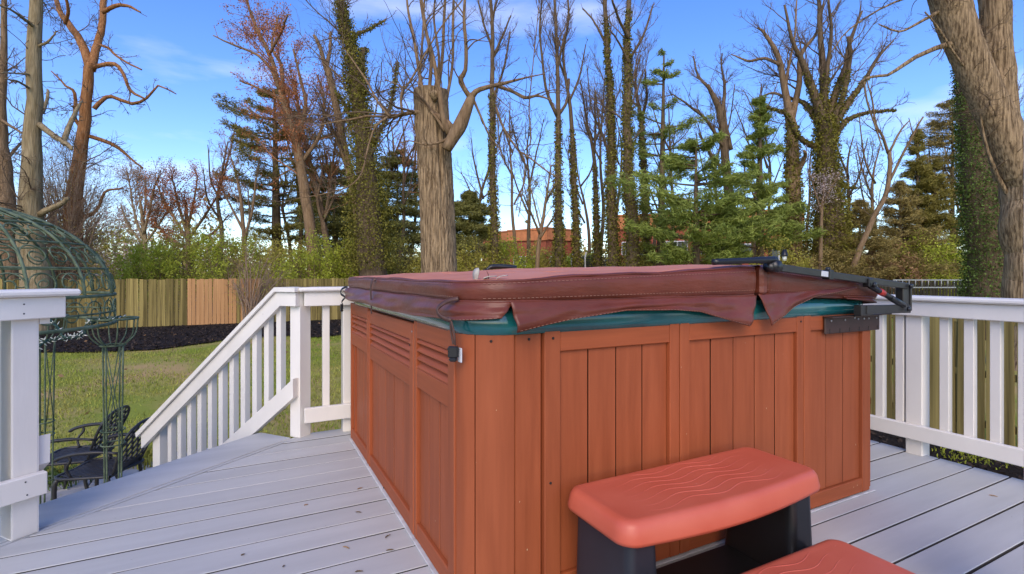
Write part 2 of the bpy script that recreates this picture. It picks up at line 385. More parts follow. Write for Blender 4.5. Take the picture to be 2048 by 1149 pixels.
# wide rounded nosing board along the stair edge
def nosing():
    m = MB(); prof = [(.006, -.035), (.006, -.003), (.009, 0), (.29, .0), (.315, -.006), (.328, -.02), (.332, -.035)]
    G = []
    for s_ in (-4, 1.345): G.append([(*diag(s_, n), z) for n, z in prof])
    G = np.array(G); m.grid(G[::-1], False); kk = len(prof)
    m.add(G[1], [[list(range(kk))]]); return m
obj('nosing_board', nosing(), DECK, deck)
fas = MB(); fas.box((3.645, -1.6, -.26), (3.675, 3.8, -.036), .003)
obj('fascia_board', fas, DECK, deck)
obj('fascia_board', dprism([diag(-4, .27), diag(1.34, .27), diag(1.34, .30), diag(-4, .30)], -.24, -.036), DECK, deck)
obj('fascia_board', MB().box((.36, 3.762, -.26), (3.64, 3.79, -.036), .003), DECK, deck)
for (u, v) in ((3.4, 3.5), (3.4, 1.6), (3.4, -.6), (.5, 3.5), (-.6, 2.7)):
    obj('support_post', MB().box((u-.05, v-.05, -1.4), (u+.05, v+.05, -.036), .003), DECK, deck)

def deck_stairs():
    o = bpy.data.objects.new('stairs', None); COL.objects.link(o); props(o, kind='structure')
    for i in range(5):
        n0, z = .34+.24*i, -.19*(i+1)
        obj('tread', dprism([diag(.03, n0), diag(1.33, n0), diag(1.33, n0+.27), diag(.03, n0+.27)], z-.035, z), DECK, o)
    for s_ in (.06, 1.27):
        pl = [(*diag(s_, .31), -.20), (*diag(s_, 1.50), -1.14), (*diag(s_, 1.50), -1.20), (*diag(s_, 1.2), -1.2), (*diag(s_, .31), -.48)]
        obj('stringer', MB().prism(pl, (*(E_*.04), 0)), DECK, o)
deck_stairs()

# ------------------------------------------------------------------ railings
BAL = MB().box((-.0225, -.0225, 0), (.0225, .0225, 1), .002).mesh('baluster')
BAL.materials.append(WHITE)
def railing(label, p0, d, length, top, posts, board_side, cap_over=(0, 0), fas_over=(0, 0), low_over=(0, 0), zl=(.095, .185), skip=(), bal0=.09, pitch=.1155, fz=None, cap_w=(-.075, .075)):
    """A run of deck railing. p0: start (centre line), d: direction; board_side: unit vector from the posts to the side the boards are on."""
    p0, d, bs = np.array(p0, float), np.array(d, float), np.array(board_side, float)
    t = thing('deck_railing', label, 'railing', (p0[0], p0[1], 0), 'white railings round the deck')
    fr = ((p0[0], p0[1], 0), (*d, 0), (*bs, 0), (0, 0, 1))
    fz = fz or (top-.12, top-.03)
    if np.cross(d, bs) < 0:                       # keep a right-handed frame
        fr = ((p0[0], p0[1], 0), (*d, 0), (*(-bs), 0), (0, 0, 1)); sg = -1
    else: sg = 1
    def B(name, a0, a1, b0, b1, z0, z1, c=.004): obj(name, MB().box((a0, b0*sg, z0), (a1, b1*sg, z1), c, fr), WHITE, t)
    B('cap_board', -cap_over[0], length+cap_over[1], cap_w[0], cap_w[1]+.04, top-.029, top, .009)
    B('top_board', -fas_over[0], length+fas_over[1], .048, .084, fz[0], fz[1]-.001)
    B('bottom_board', -low_over[0], length+low_over[1], .048, .084, zl[0], zl[1])
    for a_, z_ in ((posts[0]+.02, fz[0]+.025), (posts[0]+.02, fz[1]-.03), (posts[0]+.01, zl[0]+.02), (posts[0]+.015, zl[1]-.02)):
        c_ = p0+d*a_+bs*.0835; m_ = MB(); m_.tube([(c_[0], c_[1], z_), (c_[0]+bs[0]*.0015, c_[1]+bs[1]*.0015, z_)], .0035, 6); obj('nail_head', m_, SHADENAIL, t)
    for a in posts: B('post', a-.045, a+.045, -.045, .046, -.3 if a else 0.001, top-.031, .005)
    a = bal0
    while a < length-.03:
        if all(abs(a-q) > .07 for q in posts):
            q = p0+d*a+bs*.022
            o = inst('baluster', BAL, t, (q[0], q[1], zl[0]+.01), math.atan2(d[1], d[0])+random.gauss(0, .01), (1, 1, top-.032-zl[0]-.01))
        a += pitch
    return t
railing('white railing running past the far side of the tub towards the house', (3.675, -1.3), (0, 1), 5.05, .968, (1.25, 2.955, 4.70), (-1, 0), bal0=.03)
railing('white railing along the deck edge behind the tub', (.40, 3.762), (1, 0), 3.2, 1.012, (.245, 1.7), (0, -1), cap_over=(.09, 0), fas_over=(.055, 0), low_over=(.055, 0), zl=(.10, .20), fz=(.885, .983), bal0=.088, pitch=.088)
C1 = np.array((.328, 3.771)); C2 = np.array((-.851, 2.883))
railing('white railing ending in a square post beside the open stairs and green gazebo', C2, -E_, 2.4, 1.035, (0, 1.8), -N_, cap_over=(.17, 0), fas_over=(.125, 0), low_over=(.06, 0), zl=(.165, .26), fz=(.912, 1.006), bal0=.14)
def stair_rail(label, C, side):
    """Sloping rail down the stairs; side: direction from the post to the stair opening."""
    t = thing('stair_railing', label, 'railing', (C[0], C[1], 0), 'white railings round the deck')
    sd_ = np.array(side)
    SL, D0, D1, ZT = .77, .13, 1.66, 1.012
    zt = lambda d: ZT-SL*max(0, d-D0)
    def Q(d, o, z): q = C+N_*d+sd_*o; return (q[0], q[1], z)
    ax = lambda w_: (*(sd_*w_), 0)
    # cap: flat over the post then sloping
    obj('cap_board', MB().prism([Q(-.06, -.06, ZT-.03), Q(D0, -.06, ZT-.03), Q(D1, -.06, zt(D1)-.037), Q(D1+.012, -.06, zt(D1)-.004), Q(D0, -.06, ZT), Q(-.06, -.06, ZT)], ax(.165)), WHITE, t)
    obj('top_board', MB().prism([Q(-.045, .048, ZT-.125), Q(D0-.03, .048, ZT-.125), Q(D1-.03, .048, zt(D1-.03)-.15), Q(D1-.03, .048, zt(D1-.03)-.04), Q(D0, .048, ZT-.034), Q(-.045, .048, ZT-.034)], ax(.036)), WHITE, t)
    zl = lambda d: .405-SL*(d+.02)
    obj('bottom_board', MB().prism([Q(-.03, .046, zl(-.02)-.125), Q(D1-.1, .048, zl(D1-.1)-.12), Q(D1-.1, .048, zl(D1-.1)), Q(-.03, .048, zl(-.02))], ax(.044)), WHITE, t)
    obj('post', MB().prism([Q(-.045, -.045, .001), Q(.045, -.045, .001), Q(.045, -.045, ZT-.032), Q(-.045, -.045, ZT-.032)], ax(.09)), WHITE, t)
    d = D1-.16
    obj('post', MB().prism([Q(d-.045, -.045, -1.3), Q(d+.045, -.045, -1.3), Q(d+.045, -.045, zt(d+.045)-.04), Q(d-.045, -.045, zt(d-.045)-.04)], ax(.09)), WHITE, t)
    d = .155
    while d < D1-.25:
        zb, ztp = zl(d)-.10, zt(d)-.045
        q = Q(d, .024, zb); inst('baluster', BAL, t, q, math.atan2(N_[1], N_[0]), (1, 1, ztp-zb)); d += .118
    return t
stair_rail('white sloping stair railing with balusters, descending from the post next to the tub', C1, -E_)
stair_rail('white sloping stair railing mostly hidden behind the big square post', C2, E_)
# porch post at the very edge of the view
pp = thing('porch_post', 'white porch post standing upright on the deck in front of the railing', 'post', (2.135, .595, 0))
obj('shaft', MB().box((2.070, .53, 0.10), (2.20, .66, 2.75), .006), WHITE, pp)
obj('base_trim', MB().box((2.064, .524, 0.002), (2.206, .666, .10), .006), WHITE, pp)

# ------------------------------------------------------------------ hot tub
U0, U1, V0, V1 = .623, 2.846, 1.472, 3.552
tub = thing('hot_tub', 'square hot tub with reddish brown slatted cabinet and teal shell on the deck', 'hot tub', ((U0+U1)/2, (V0+V1)/2, 0))
obj('inner_core', MB().box((U0+.085, V0+.085, .02), (U1-.085, V1-.085, .885), .01), DARK, tub)
SIDES = {'w': ((U0, V1), (0, -1), (-1, 0)), 's': ((U0, V0), (1, 0), (0, -1)), 'e': ((U1, V0), (0, 1), (1, 0)), 'n': ((U1, V1), (-1, 0), (0, 1))}
def face_frame(side):
    o, ax, out = SIDES[side]
    # x along the face, y inwards, z up (right handed: x cross y = z)
    return ((o[0], o[1], 0), (*ax, 0), (-out[0], -out[1], 0), (0, 0, 1))
ZT = .91
def cab_panel(side, a0, a1, nb, stile=(.035, .05), louver=False, drop=0., top_h=.072, label=None):
    fr = face_frame(side)
    z1 = ZT-drop
    def bx(a, b, z0, z2, y0, y1, c=.003): return MB().box((a, y0, z0), (b, y1, z2), c, fr)
    frm = bx(a0, a0+stile[0], .012, z1, -.006, .03)
    p = obj('side_panel', frm, SPA, tub, label=label)
    obj('stile', bx(a1-stile[1], a1, .012, z1, -.006, .03), SPA, p)
    obj('top_rail', bx(a0+stile[0], a1-stile[1], z1-top_h, z1, -.004, .03), SPAH, p)
    obj('bottom_rail', bx(a0+stile[0], a1-stile[1], .012, .08, -.004, .03), SPAH, p)
    b0, b1 = a0+stile[0], a1-stile[1]
    zb = z1-top_h
    if louver:
        n = 4; h = (.852-.716)/n; zlt = z1-.058
        for i in range(n):
            zz = zlt-h*i
            o_, ax, out = fr[0], np.array(fr[1]), -np.array(fr[2])
            base = np.array(o_)
            def q(a, z, y): return base+ax*a+out*y+np.array((0, 0, z))
            pl = [q(b0+.002, zz, -.022), q(b0+.002, zz-.004, -.018), q(b0+.002, zz-h*.80, .0035), q(b0+.002, zz-h*.93, .0035), q(b0+.002, zz-h*.99, -.002), q(b0+.002, zz-h*.99, -.022)]
            obj('slat', MB().prism(pl, ax*(b1-b0-.004)), SPAH, p)
        zb = zlt-h*n-.078
        obj('middle_rail', bx(b0, b1, zb, zlt-h*n, -.004, .03), SPAH, p)
    wdt = (b1-b0)/nb
    for i in range(nb):
        bo = obj('board', bx(b0+i*wdt+.0024, b0+(i+1)*wdt-.0024, .081, zb-.001, .010+RG.normal(0, .0006), .03, .0018), SPA, p)
        bo.data.materials.append(GROOVE)            # board edges coloured dark as painted shade in the grooves
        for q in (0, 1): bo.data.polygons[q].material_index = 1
    return p
# left side: distances run from the far corner towards the near one
L = lambda v: V1-v
cab_panel('w', L(3.53), L(2.985), 3, (.03, .035), True)
cab_panel('w', L(2.97), L(2.085), 5, (.03, .055), True, drop=.016, label='slightly loose panel with a dark gap above it')
cab_panel('w', L(2.075), L(1.612), 3, (.03, .062), True)
R = lambda u: u-U0
cab_panel('s', R(.883), R(1.493), 4, (.063, .050))
cab_panel('s', R(1.497), R(2.262), 5, (.050, .046))
cab_panel('s', R(2.266), R(2.795), 3, (.050, .063))
for sd2 in 'en':
    for (a0, a1, nb) in ((.16, .72, 3), (.73, 1.4, 4), (1.41, 1.92, 3)): cab_panel(sd2, a0, a1, nb)
def corner(cu, cv, a_start, cuts, r=.15):
    """Rounded corner posts made of curved strips."""
    for (a, b) in cuts:
        n = 9; th = np.radians(a_start+np.linspace(a, b, n))
        ro = np.stack([cu+r*np.cos(th), cv+r*np.sin(th)], 1); ri = np.stack([cu+(r-.03)*np.cos(th), cv+(r-.03)*np.sin(th)], 1)
        m = MB(); G = []
        for z in (.008, ZT-.002): G.append(np.column_stack([ro, np.full(n, z)]))
        m.grid(np.array(G), True)
        m.prism(np.column_stack([np.vstack([ro, ri[::-1]]), np.full(2*n, .008)])*np.array([1, 1, 1])+np.array([0, 0, .0]), (0, 0, ZT-.010)) if False else None
        ends = []
        for k_ in (0, n-1): ends.append([(*ro[k_], .008), (*ri[k_], .008), (*ri[k_], ZT-.002), (*ro[k_], ZT-.002)])
        m.add(np.array(ends[0]+ends[1]), [[[0, 1, 2, 3], [7, 6, 5, 4]]])
        top = np.vstack([ro, ri[::-1]]); m.add(np.column_stack([top, np.full(2*n, ZT-.002)]), [[list(range(2*n))]])
        obj('corner_panel', m, SPA, tub)
corner(U0+.15, V0+.15, 180, [(2, 38.5), (40, 89)])
corner(U1-.15, V0+.15, 270, [(62, 89)], r=.15)
corner(U1-.15, V1-.15, 0, [(0, 44), (46, 89)]); corner(U0+.15, V1-.15, 90, [(2, 44), (46, 88)])
fr = face_frame('s')
obj('corner_strip', MB().box((.1525, .008, .008), (.2575, .035, ZT-.003), .006, fr), SPA, tub)
obj('corner_strip', MB().box((R(2.797), .008, .008), (U1-U0-.008, .035, ZT-.003), .012, fr), SPA, tub)
# screws in cabinet
def disc(m, c, nrm, r, t=.003, s=8):
    c = np.array(c, float); nrm = np.array(nrm, float); m.tube([c, c+nrm*t, c+nrm*(t+.0005)], [r, r, r*.3], s)
for (u, z) in ((.83, .885), (.915, .885), (.905, .40), (2.24, .885)):
    m = MB(); disc(m, (u, V0-.0055 if u > .88 else V0+.0085, z), (0, -1, 0), .0045); obj('screw', m, DARK, tub)
m = MB(); th = math.radians(240); disc(m, (U0+.15+.15*math.cos(th), V0+.15+.15*math.sin(th), .885), (math.cos(th), math.sin(th), 0), .0045); obj('screw', m, DARK, tub)
for (v, z) in ((2.13, .80), (2.10, .86), (2.60, .02)):
    m = MB(); disc(m, (U0-.0055, v, z), (-1, 0, 0), .004); obj('screw', m, STEELM if z > .85 else DARK, tub)

def rrect(u0, u1, v0, v1, rad, n=7):
    """Rounded rectangle, corner radii (near-left, near-right, far-right, far-left), anticlockwise from above; a constant number of points."""
    pts = []
    for (cu, cv, r, a) in ((u0, v0, rad[0], 180), (u1, v0, rad[1], 270), (u1, v1, rad[2], 0), (u0, v1, rad[3], 90)):
        su, sv = (1 if cu == u0 else -1), (1 if cv == v0 else -1)
        th = np.radians(a+np.linspace(0, 90, n)); pts.append(np.stack([cu+su*r+r*np.cos(th), cv+sv*r+r*np.sin(th)], 1))
        nxt = {180: ((u0+rad[0], v0), (u1-rad[1], v0)), 270: ((u1, v0+rad[1]), (u1, v1-rad[2])), 0: ((u1-rad[2], v1), (u0+rad[3], v1)), 90: ((u0, v1-rad[3]), (u0, v0+rad[0]))}[a]
        t = np.linspace(0, 1, 18)[1:-1][:, None]; pts.append(np.array(nxt[0])*(1-t)+np.array(nxt[1])*t)
    return np.vstack(pts)
def rim():
    m = MB(); G = []
    for ins, z in ((.03, .900), (-.004, .904), (-.010, .93), (-.008, .962), (.004, .985), (.03, .994), (.16, .994), (.2, .93)):
        p = rrect(U0+ins, U1-ins, V0+ins, V1-ins, [max(.155-ins, .02)]*4); G.append(np.column_stack([p, np.full(len(p), z)]))
    m.grid(np.array(G), True, loop=True); m.add(G[-1], [[list(range(len(G[-1])))]]); return m
obj('shell_rim', rim(), TEAL, tub)

# cover: two padded halves, thicker at the hinge; skirt, straps, stitching
cover = thing('spa_cover', 'worn dark red vinyl hot tub cover with hanging skirt and loose straps', 'tub cover', (1.73, 2.5, 1.0))
HU = 1.925
def zt_l(u): return 1.083+(u-.60)/(HU-.60)*.060
def zt_r(u): return 1.143-(u-HU)/(2.87-HU)*.085
def zb_l(u): return 1.013+0*u
def zb_r(u): return 1.014-(u-HU)/(2.87-HU)*.038
def half(u0, u1, rad, zt, zb, seed):
    m = MB(); G = []; r_ = np.random.default_rng(seed); v0, v1 = 1.425, 3.60
    ph = r_.uniform(0, 6, 8)
    rows = [(.05, 0), (.012, 0), (.003, .05), (-.002, .2), (-.005, .5), (-.003, .78), (.004, .92), (.016, .985), (.045, 1.0), (.12, 1.0), (.26, 1.0), (.40, 1.0)]
    for ins, f in rows:
        hw = (u1-u0)/2; k_ = min(ins, hw*.8)
        p = rrect(u0+k_, u1-k_, v0+ins, v1-ins, [max(q-ins, .008) for q in rad])
        z = zb(p[:, 0])+(zt(p[:, 0])-zb(p[:, 0]))*f
        wv = .004*np.sin(p[:, 0]*9+p[:, 1]*3+ph[0])+.003*np.sin(p[:, 1]*11+ph[1])+.0025*np.sin(p[:, 0]*23+ph[2])
        if f > .9: z = z+wv*.8+(.006 if ins > .1 else 0)*np.sin(PI*(p[:, 1]-v0)/(v1-v0))
        cx_, cv_ = (u0+u1)/2, (v0+v1)/2
        dirn = p-np.array([cx_, cv_]); dirn /= np.linalg.norm(dirn, axis=1, keepdims=True)
        bul = (wv*.9)[:, None]*dirn*(1 if 0 < f < .95 else 0)
        G.append(np.column_stack([p+bul, z]))
    m.grid(np.array(G), True, loop=True); n = len(G[0]); m.add(G[-1], [[list(range(n))]]); m.add(G[0], [[list(range(n))[::-1]]])
    return m, np.array(G)
mL, GL = half(.597, HU-.03, (.19, .02, .02, .12), zt_l, zb_l, 3)
mR, GR = half(HU+.03, 2.872, (.02, .12, .12, .02), zt_r, zb_r, 4)
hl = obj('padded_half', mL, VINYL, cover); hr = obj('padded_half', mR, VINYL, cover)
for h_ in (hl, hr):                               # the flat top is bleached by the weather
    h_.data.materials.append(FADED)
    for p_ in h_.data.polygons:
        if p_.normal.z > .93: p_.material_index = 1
def piping(G, row, r, name, par):
    p = np.vstack([G[row], G[row][:1]]); obj(name, MB().tube(p, r, 6, cap=False), VINYL, par)
piping(GL, 1, .007, 'piping', hl); piping(GR, 1, .007, 'piping', hr); piping(GL, 6, .0045, 'piping', hl); piping(GR, 6, .0045, 'piping', hr)
# hinge strap between the halves
hg = MB()
prof = [(HU-.045, 1.136), (HU-.02, 1.139), (HU, 1.128), (HU+.02, 1.139), (HU+.045, 1.133)]
hg.grid(np.array([[(u, v, z) for u, z in prof] for v in (1.43, 2.5, 3.59)]), True)
obj('hinge_fabric', hg, VINYL, cover)
obj('hinge_flap', MB().box((HU-.022, 1.414, 1.012), (HU+.022, 1.47, 1.132), .012), VINYL, cover)
def stitches(path, n_out=.0015, step=.016, ln=.009):
    """Thread dashes along a polyline."""
    p = np.asarray(path, float); d = np.r_[0, np.cumsum(np.linalg.norm(np.diff(p, axis=0), axis=1))]
    a = np.arange(.01, d[-1]-.012, step); f = lambda t: np.stack([np.interp(t, d, p[:, i]) for i in range(3)], 1)
    return np.stack([f(a), f(a+ln)], 1)
st = MB()
def add_st(path):
    q = stitches(path); st.tubes(q, np.full((len(q), 2), .0008), 4, False)
def front_line(G, row, dz, out):
    p = G[row]; sel = p[(p[:, 1] < 1.5)]; sel = sel[np.argsort(sel[:, 0])]; return sel+np.array([0, -out, dz])
for G in (GL, GR):
    add_st(front_line(G, 5, .0, .003)); add_st(front_line(G, 3, -.004, .003))
pl = GL[5]; w_ = pl[pl[:, 0] < .62]; w_ = w_[np.argsort(w_[:, 1])]; add_st(w_+np.array([-.003, 0, 0]))
pl = GL[3]; w_ = pl[pl[:, 0] < .62]; w_ = w_[np.argsort(w_[:, 1])]; add_st(w_+np.array([-.003, 0, 0]))
# skirt flaps
def flap(top, bot, nrm, m=18, crease=.0095, bulge=.03, wr=.006, seed=1, nx=60, lift=None):
    """A hanging vinyl flap between a top line and a bottom line (k,3 each)."""
    r_ = np.random.default_rng(seed); top = resample(top, nx); bot = resample(bot, nx); nrm = resample(nrm, nx); nrm /= np.linalg.norm(nrm, axis=1, keepdims=True)
    t = np.linspace(0, 1, m)[:, None, None]; s = np.linspace(0, 1, nx)
    G = top[None]*(1-t)+bot[None]*t
    ph = r_.uniform(0, 6, 6)
    T = np.linspace(0, 1, m)[:, None]; Sx = s[None]
    off = bulge*np.sin(T*PI*.62)*(1+.35*np.sin(Sx*7+ph[0])) + wr*np.sin(Sx*21+T*3+ph[1])*T + wr*.8*np.sin(Sx*9-T*7+ph[2])*np.sin(T*PI) + crease*np.sin(T*10+Sx*5.5+ph[4])*T*(.55+.45*np.sin(Sx*11+ph[5])) + .5*wr*np.sin(Sx*47+T*9+ph[3])*T*(1-T)*3
    G = G+off[:, :, None]*nrm[None]
    return G
def resample(p, n):
    p = np.asarray(p, float); d = np.r_[0, np.cumsum(np.linalg.norm(np.diff(p, axis=0), axis=1)+1e-9)]; a = np.linspace(0, d[-1], n)
    return np.stack([np.interp(a, d, p[:, i]) for i in range(p.shape[1])], 1)
def make_flap(top, bot, nrm, label=None, **kw):
    G = flap(top, bot, nrm, **kw)
    o = obj('skirt_flap', MB().grid(G, True), VINYL, cover, label=label); solid(o, .004, 0)
    row = len(G)-1
    inner = G[row-1]*.45+G[row]*.55
    n_ = resample(nrm, G.shape[1]); n_ /= np.linalg.norm(n_, axis=1, keepdims=True)
    add_st(inner+n_*.0035)
    return G
vF = 1.424
make_flap([(.735, vF+.006, 1.014), (1.3, vF+.004, 1.011), (1.888, vF+.004, 1.011)],
          [(.752, vF-.004, .918), (.86, vF, .936), (.972, vF, .953), (1.184, vF, .974), (1.40, vF, .969), (1.551, vF, .955), (1.652, vF-.004, .929), (1.74, vF-.01, .906), (1.815, vF-.012, .889)],
          [(0, -1, 0), (0, -1, 0)], bulge=.014, wr=.0028, seed=5, nx=90)
make_flap([(1.898, vF+.004, 1.018), (2.15, vF+.004, 1.022), (2.38, vF+.004, 1.030), (2.57, vF+.004, 1.044)],
          [(1.945, vF-.014, .887), (1.985, vF-.012, .905), (2.124, vF-.006, .958), (2.249, vF, 1.0), (2.42, vF+.002, 1.02), (2.575, vF+.003, 1.036)],
          [(0, -1, 0), (0, -1, 0)], bulge=.015, wr=.003, seed=6, nx=60)
make_flap([(2.50, vF+.012, 1.0), (2.74, vF+.010, .995), (2.82, vF+.04, .99), (2.868, vF+.12, .986), (2.872, 2.4, .984), (2.872, 3.5, .984)],
          [(2.50, vF+.012, .985), (2.75, vF+.012, .965), (2.83, vF+.04, .955), (2.878, vF+.12, .945), (2.88, 2.4, .94), (2.88, 3.5, .94)],
          [(0, -1, 0), (0, -1, 0), (.7, -.7, 0), (1, 0, 0), (1, 0, 0)], bulge=.012, wr=.004, seed=8, nx=80)
ca = np.radians(np.linspace(180, 258, 7)); ac = np.stack([.597+.19+.19*np.cos(ca), vF+.19+.19*np.sin(ca)], 1)
topL = [(.599, 3.57, 1.012), (.599, 2.6, 1.012), (.599, 1.75, 1.012)]+[(a, b+.002, 1.012) for a, b in ac]
botL = [(.592, 3.55, .940), (.586, 3.2, .940), (.585, 2.8, .944), (.588, 2.27, .935), (.590, 1.985, .938), (.594, 1.75, .947)]+[(a-.004, b-.004, .951+.018*(i/6)**1.5) for i, (a, b) in enumerate(ac[:-1])]
nrL = [(-1, 0, 0)]*3+[(math.cos(t_), math.sin(t_), 0) for t_ in ca]
make_flap(topL, botL, [(-1, 0, 0)]*8+nrL[4:], bulge=.020, wr=.006, seed=9, nx=110)
make_flap([(.62, 3.598, 1.018), (2.8, 3.598, 1.018)], [(.62, 3.60, .94), (2.8, 3.60, .94)], [(0, 1, 0), (0, 1, 0)], bulge=.015, seed=10, nx=40)
obj('stitching', st, STITCH, cover, kind='stuff')
# straps
def strap(pts, wd, nrm, name='strap', par=cover, mat=STRAPM, t=.004):
    p = smoothpath(pts, 24); tg = np.gradient(p, axis=0); tg /= np.linalg.norm(tg, axis=1, keepdims=True)
    sdv = np.cross(tg, np.asarray(nrm, float)); sdv /= np.linalg.norm(sdv, axis=1, keepdims=True)
    o = obj(name, MB().grid(np.stack([p-sdv*wd/2, p+sdv*wd/2], 1), True), mat, par); solid(o, t, 0); return o
strap([(.590, 2.655, 1.075), (.574, 2.66, 1.068), (.566, 2.665, 1.03), (.568, 2.67, .97), (.572, 2.675, .898)], .020, (-1, 0, 0))
s2 = strap([(.606, 1.545, 1.022), (.578, 1.575, 1.012), (.556, 1.60, .988), (.560, 1.59, .965), (.585, 1.555, .950)], .014, (-1, 0, 0))
def buckle(par, c, ax):
    c = np.array(c, float); m = MB()
    m.box((-.017, -.008, -.020), (.017, .008, .018), .004, (c, ax, np.cross((0, 0, 1), ax), (0, 0, 1)))
    m.box((-.013, -.010, -.032), (.013, .010, -.018), .005, (c, ax, np.cross((0, 0, 1), ax), (0, 0, 1)))
    m.box((-.019, -.006, .004), (.019, .006, .012), .002, (c, ax, np.cross((0, 0, 1), ax), (0, 0, 1)))
    obj('buckle', m, BLKP, par)
strap([(.585, 1.555, .950), (.588, 1.567, .93), (.594, 1.572, .90), (.598, 1.568, .872)], .010, (-1, 0, 0), 'cord', s2)
strap([(.584, 1.553, .950), (.588, 1.548, .93), (.594, 1.546, .90), (.598, 1.552, .872)], .010, (-1, 0, 0), 'cord', s2)
buckle(s2, (.593, 1.556, .850), np.array((.8, -.6, 0)))
obj('caulk_line', MB().box((U0-.016, V0+.13, .001), (U0+.004, V1-.02, .008), .002), CAULK, tub)
obj('caulk_line', MB().box((U0+.27, V0-.012, .001), (U1-.01, V0+.004, .006), .002), CAULK, tub)
obj('latch_plate', MB().box((.611, 1.535, .815), (.6165, 1.563, .862), .002), LABELM, tub)
s3 = strap([(.592, 3.50, 1.02), (.560, 3.53, 1.0), (.555, 3.53, .97), (.575, 3.50, .95), (.56, 3.52, .92), (.565, 3.52, .90)], .014, (-1, 0, 0), mat=BLKP)
buckle(s3, (.560, 3.53, .885), np.array((0, 1, 0)))
# torn spot: curled scraps of vinyl and foam on the front edge
tu, tv = .79, 1.50
def scrap(c, h, wd, curl, a, name='torn_scrap', mat=FOAM):
    c = np.array(c); n = 9; t = np.linspace(0, 1, n); d = np.array((math.cos(a), math.sin(a), 0)); e = np.array((-math.sin(a), math.cos(a), 0))
    p = c+np.outer(curl*t*t, d)+np.outer(h*np.sin(t*1.5)/math.sin(1.5), (0, 0, 1)); wv = wd*(.35+.9*np.sin(t*PI*.85+.3))
    o = obj(name, MB().grid(np.stack([p-e*wv[:, None]/2, p+e*wv[:, None]/2+np.outer(t*.006, d)], 1), True), mat, cover); solid(o, .003, 0)
scrap((.662, 1.535, 1.078), .042, .022, -.016, 3.6); scrap((.682, 1.512, 1.082), .012, .034, .035, -.6); scrap((.715, 1.49, 1.082), .014, .026, .032, -.4)
obj('torn_thread', MB().tube([(.700, 1.515, 1.080), (.698, 1.515, 1.10), (.694, 1.517, 1.110)], .0012, 5), VINYL, cover)
# grab handle on the far edge of the cover
hd = thing('grab_bar', 'short black grab handle lying on the far edge of the tub cover', 'handle', (1.73, 3.48, 1.13))
obj('grip', MB().tube(smoothpath([(1.61, 3.52, 1.132), (1.64, 3.52, 1.154), (1.70, 3.51, 1.160), (1.78, 3.49, 1.156), (1.84, 3.48, 1.150)], 16), [.012]*4+[.017]*12, 8), BLKP, hd)
obj('strap', MB().box((1.585, 3.505, 1.124), (1.64, 3.535, 1.137), .003), BLKP, hd)
# soft creases pressed into the front near the torn spot
# cover lifter
lift = thing('cover_lifter', 'black steel cover lifter arm with gas spring fixed to the tub', 'cover lifter', (2.7, 1.38, .9))
vA = 1.385
A0, A1 = np.array((1.965, vA, 1.128)), np.array((2.965, vA, 1.040))
obj('arm', MB().bar(A0, A1, .026, .030), BLACKM, lift)
obj('clamp', MB().bar(A0+(A1-A0)*.33, A0+(A1-A0)*.36, .036, .042), BLKP, lift)
obj('pale_label', MB().bar(A0+(A1-A0)*.275+np.array((0, -.0135, 0)), A0+(A1-A0)*.325+np.array((0, -.0135, 0)), .002, .024), LABELM, lift)
m = MB(); q = A0+(A1-A0)*.345; m.tube([q+np.array((0, 0, .018)), q+np.array((0, 0, .030)), q+np.array((0, 0, .034))], [.010, .010, .004], 8); obj('knob', m, BLKP, lift)
piv = MB(); piv.tube([(1.935, vA-.026, 1.133), (1.935, vA+.03, 1.133)], .024, 14); piv.tube([(1.90, vA, 1.130), (1.97, vA, 1.128)], [.018, .020], 10)
piv.box((1.905, vA-.018, 1.118), (1.93, vA+.018, 1.148), .005); obj('pivot', piv, BLKP, lift)
hb = MB(); hb.tube(smoothpath([(1.945, vA-.005, 1.160), (1.85, vA+.005, 1.157), (1.72, vA+.025, 1.152), (1.63, vA+.04, 1.148)], 14), [.015]*5+[.0125]*9, 10); obj('grip_bar', hb, BLKP, lift)
obj('end_plate', MB().box((2.925, vA-.006, .925), (2.985, vA+.03, 1.032), .003), BLACKM, lift)
obj('end_plate', MB().box((2.985, vA-.012, .915), (2.997, vA+.032, 1.045), .002), BLACKM, lift)
obj('bottom_bar', MB().bar((2.60, vA+.005, .932), (2.99, vA+.005, .925), .030, .042), BLACKM, lift)
obj('bar_sleeve', MB().bar((2.56, vA+.012, .929), (2.66, vA+.012, .9275), .034, .047), BLACKM, lift)
gs = MB(); gs.tube([(2.62, vA-.012, 1.045), (2.80, vA-.010, .985)], .013, 10); gs.tube([(2.80, vA-.01, .985), (2.92, vA-.008, .945)], .015, 10)
gsp = obj('gas_spring', gs, BLKP, lift); obj('red_band', MB().tube([(2.70, vA-.011, 1.0183), (2.735, vA-.011, 1.0067)], .0155, 12), REDB, gsp)
bt = MB(); bt.box((2.595, vA-.022, 1.040), (2.63, vA+.01, 1.080), .004); obj('spring_bracket', bt, BLKP, lift)
for c in ((2.965, vA-.018, 1.040), (2.935, vA-.022, .926), (2.615, vA-.03, 1.05)):
    m = MB(); disc(m, c, (0, -1, 0), .012, .010, 10); obj('bolt', m, BLKP, lift)
bp = MB(); bp.box((2.405, V0-.018, .818), (2.862, V0-.008, .898), .004)
plate = obj('mounting_plate', bp, BROWNM, lift)
obj('plate_lip', MB().box((2.40, V0-.055, .897), (2.90, V0-.008, .902), .001), BROWNM, plate)
for u in (2.45, 2.56, 2.64, 2.67, 2.72, 2.76, 2.83):
    m = MB(); disc(m, (u, V0-.018, .88 if u != 2.64 else .888), (0, -1, 0), .005, .003, 8); obj('screw', m, STEELM, plate)
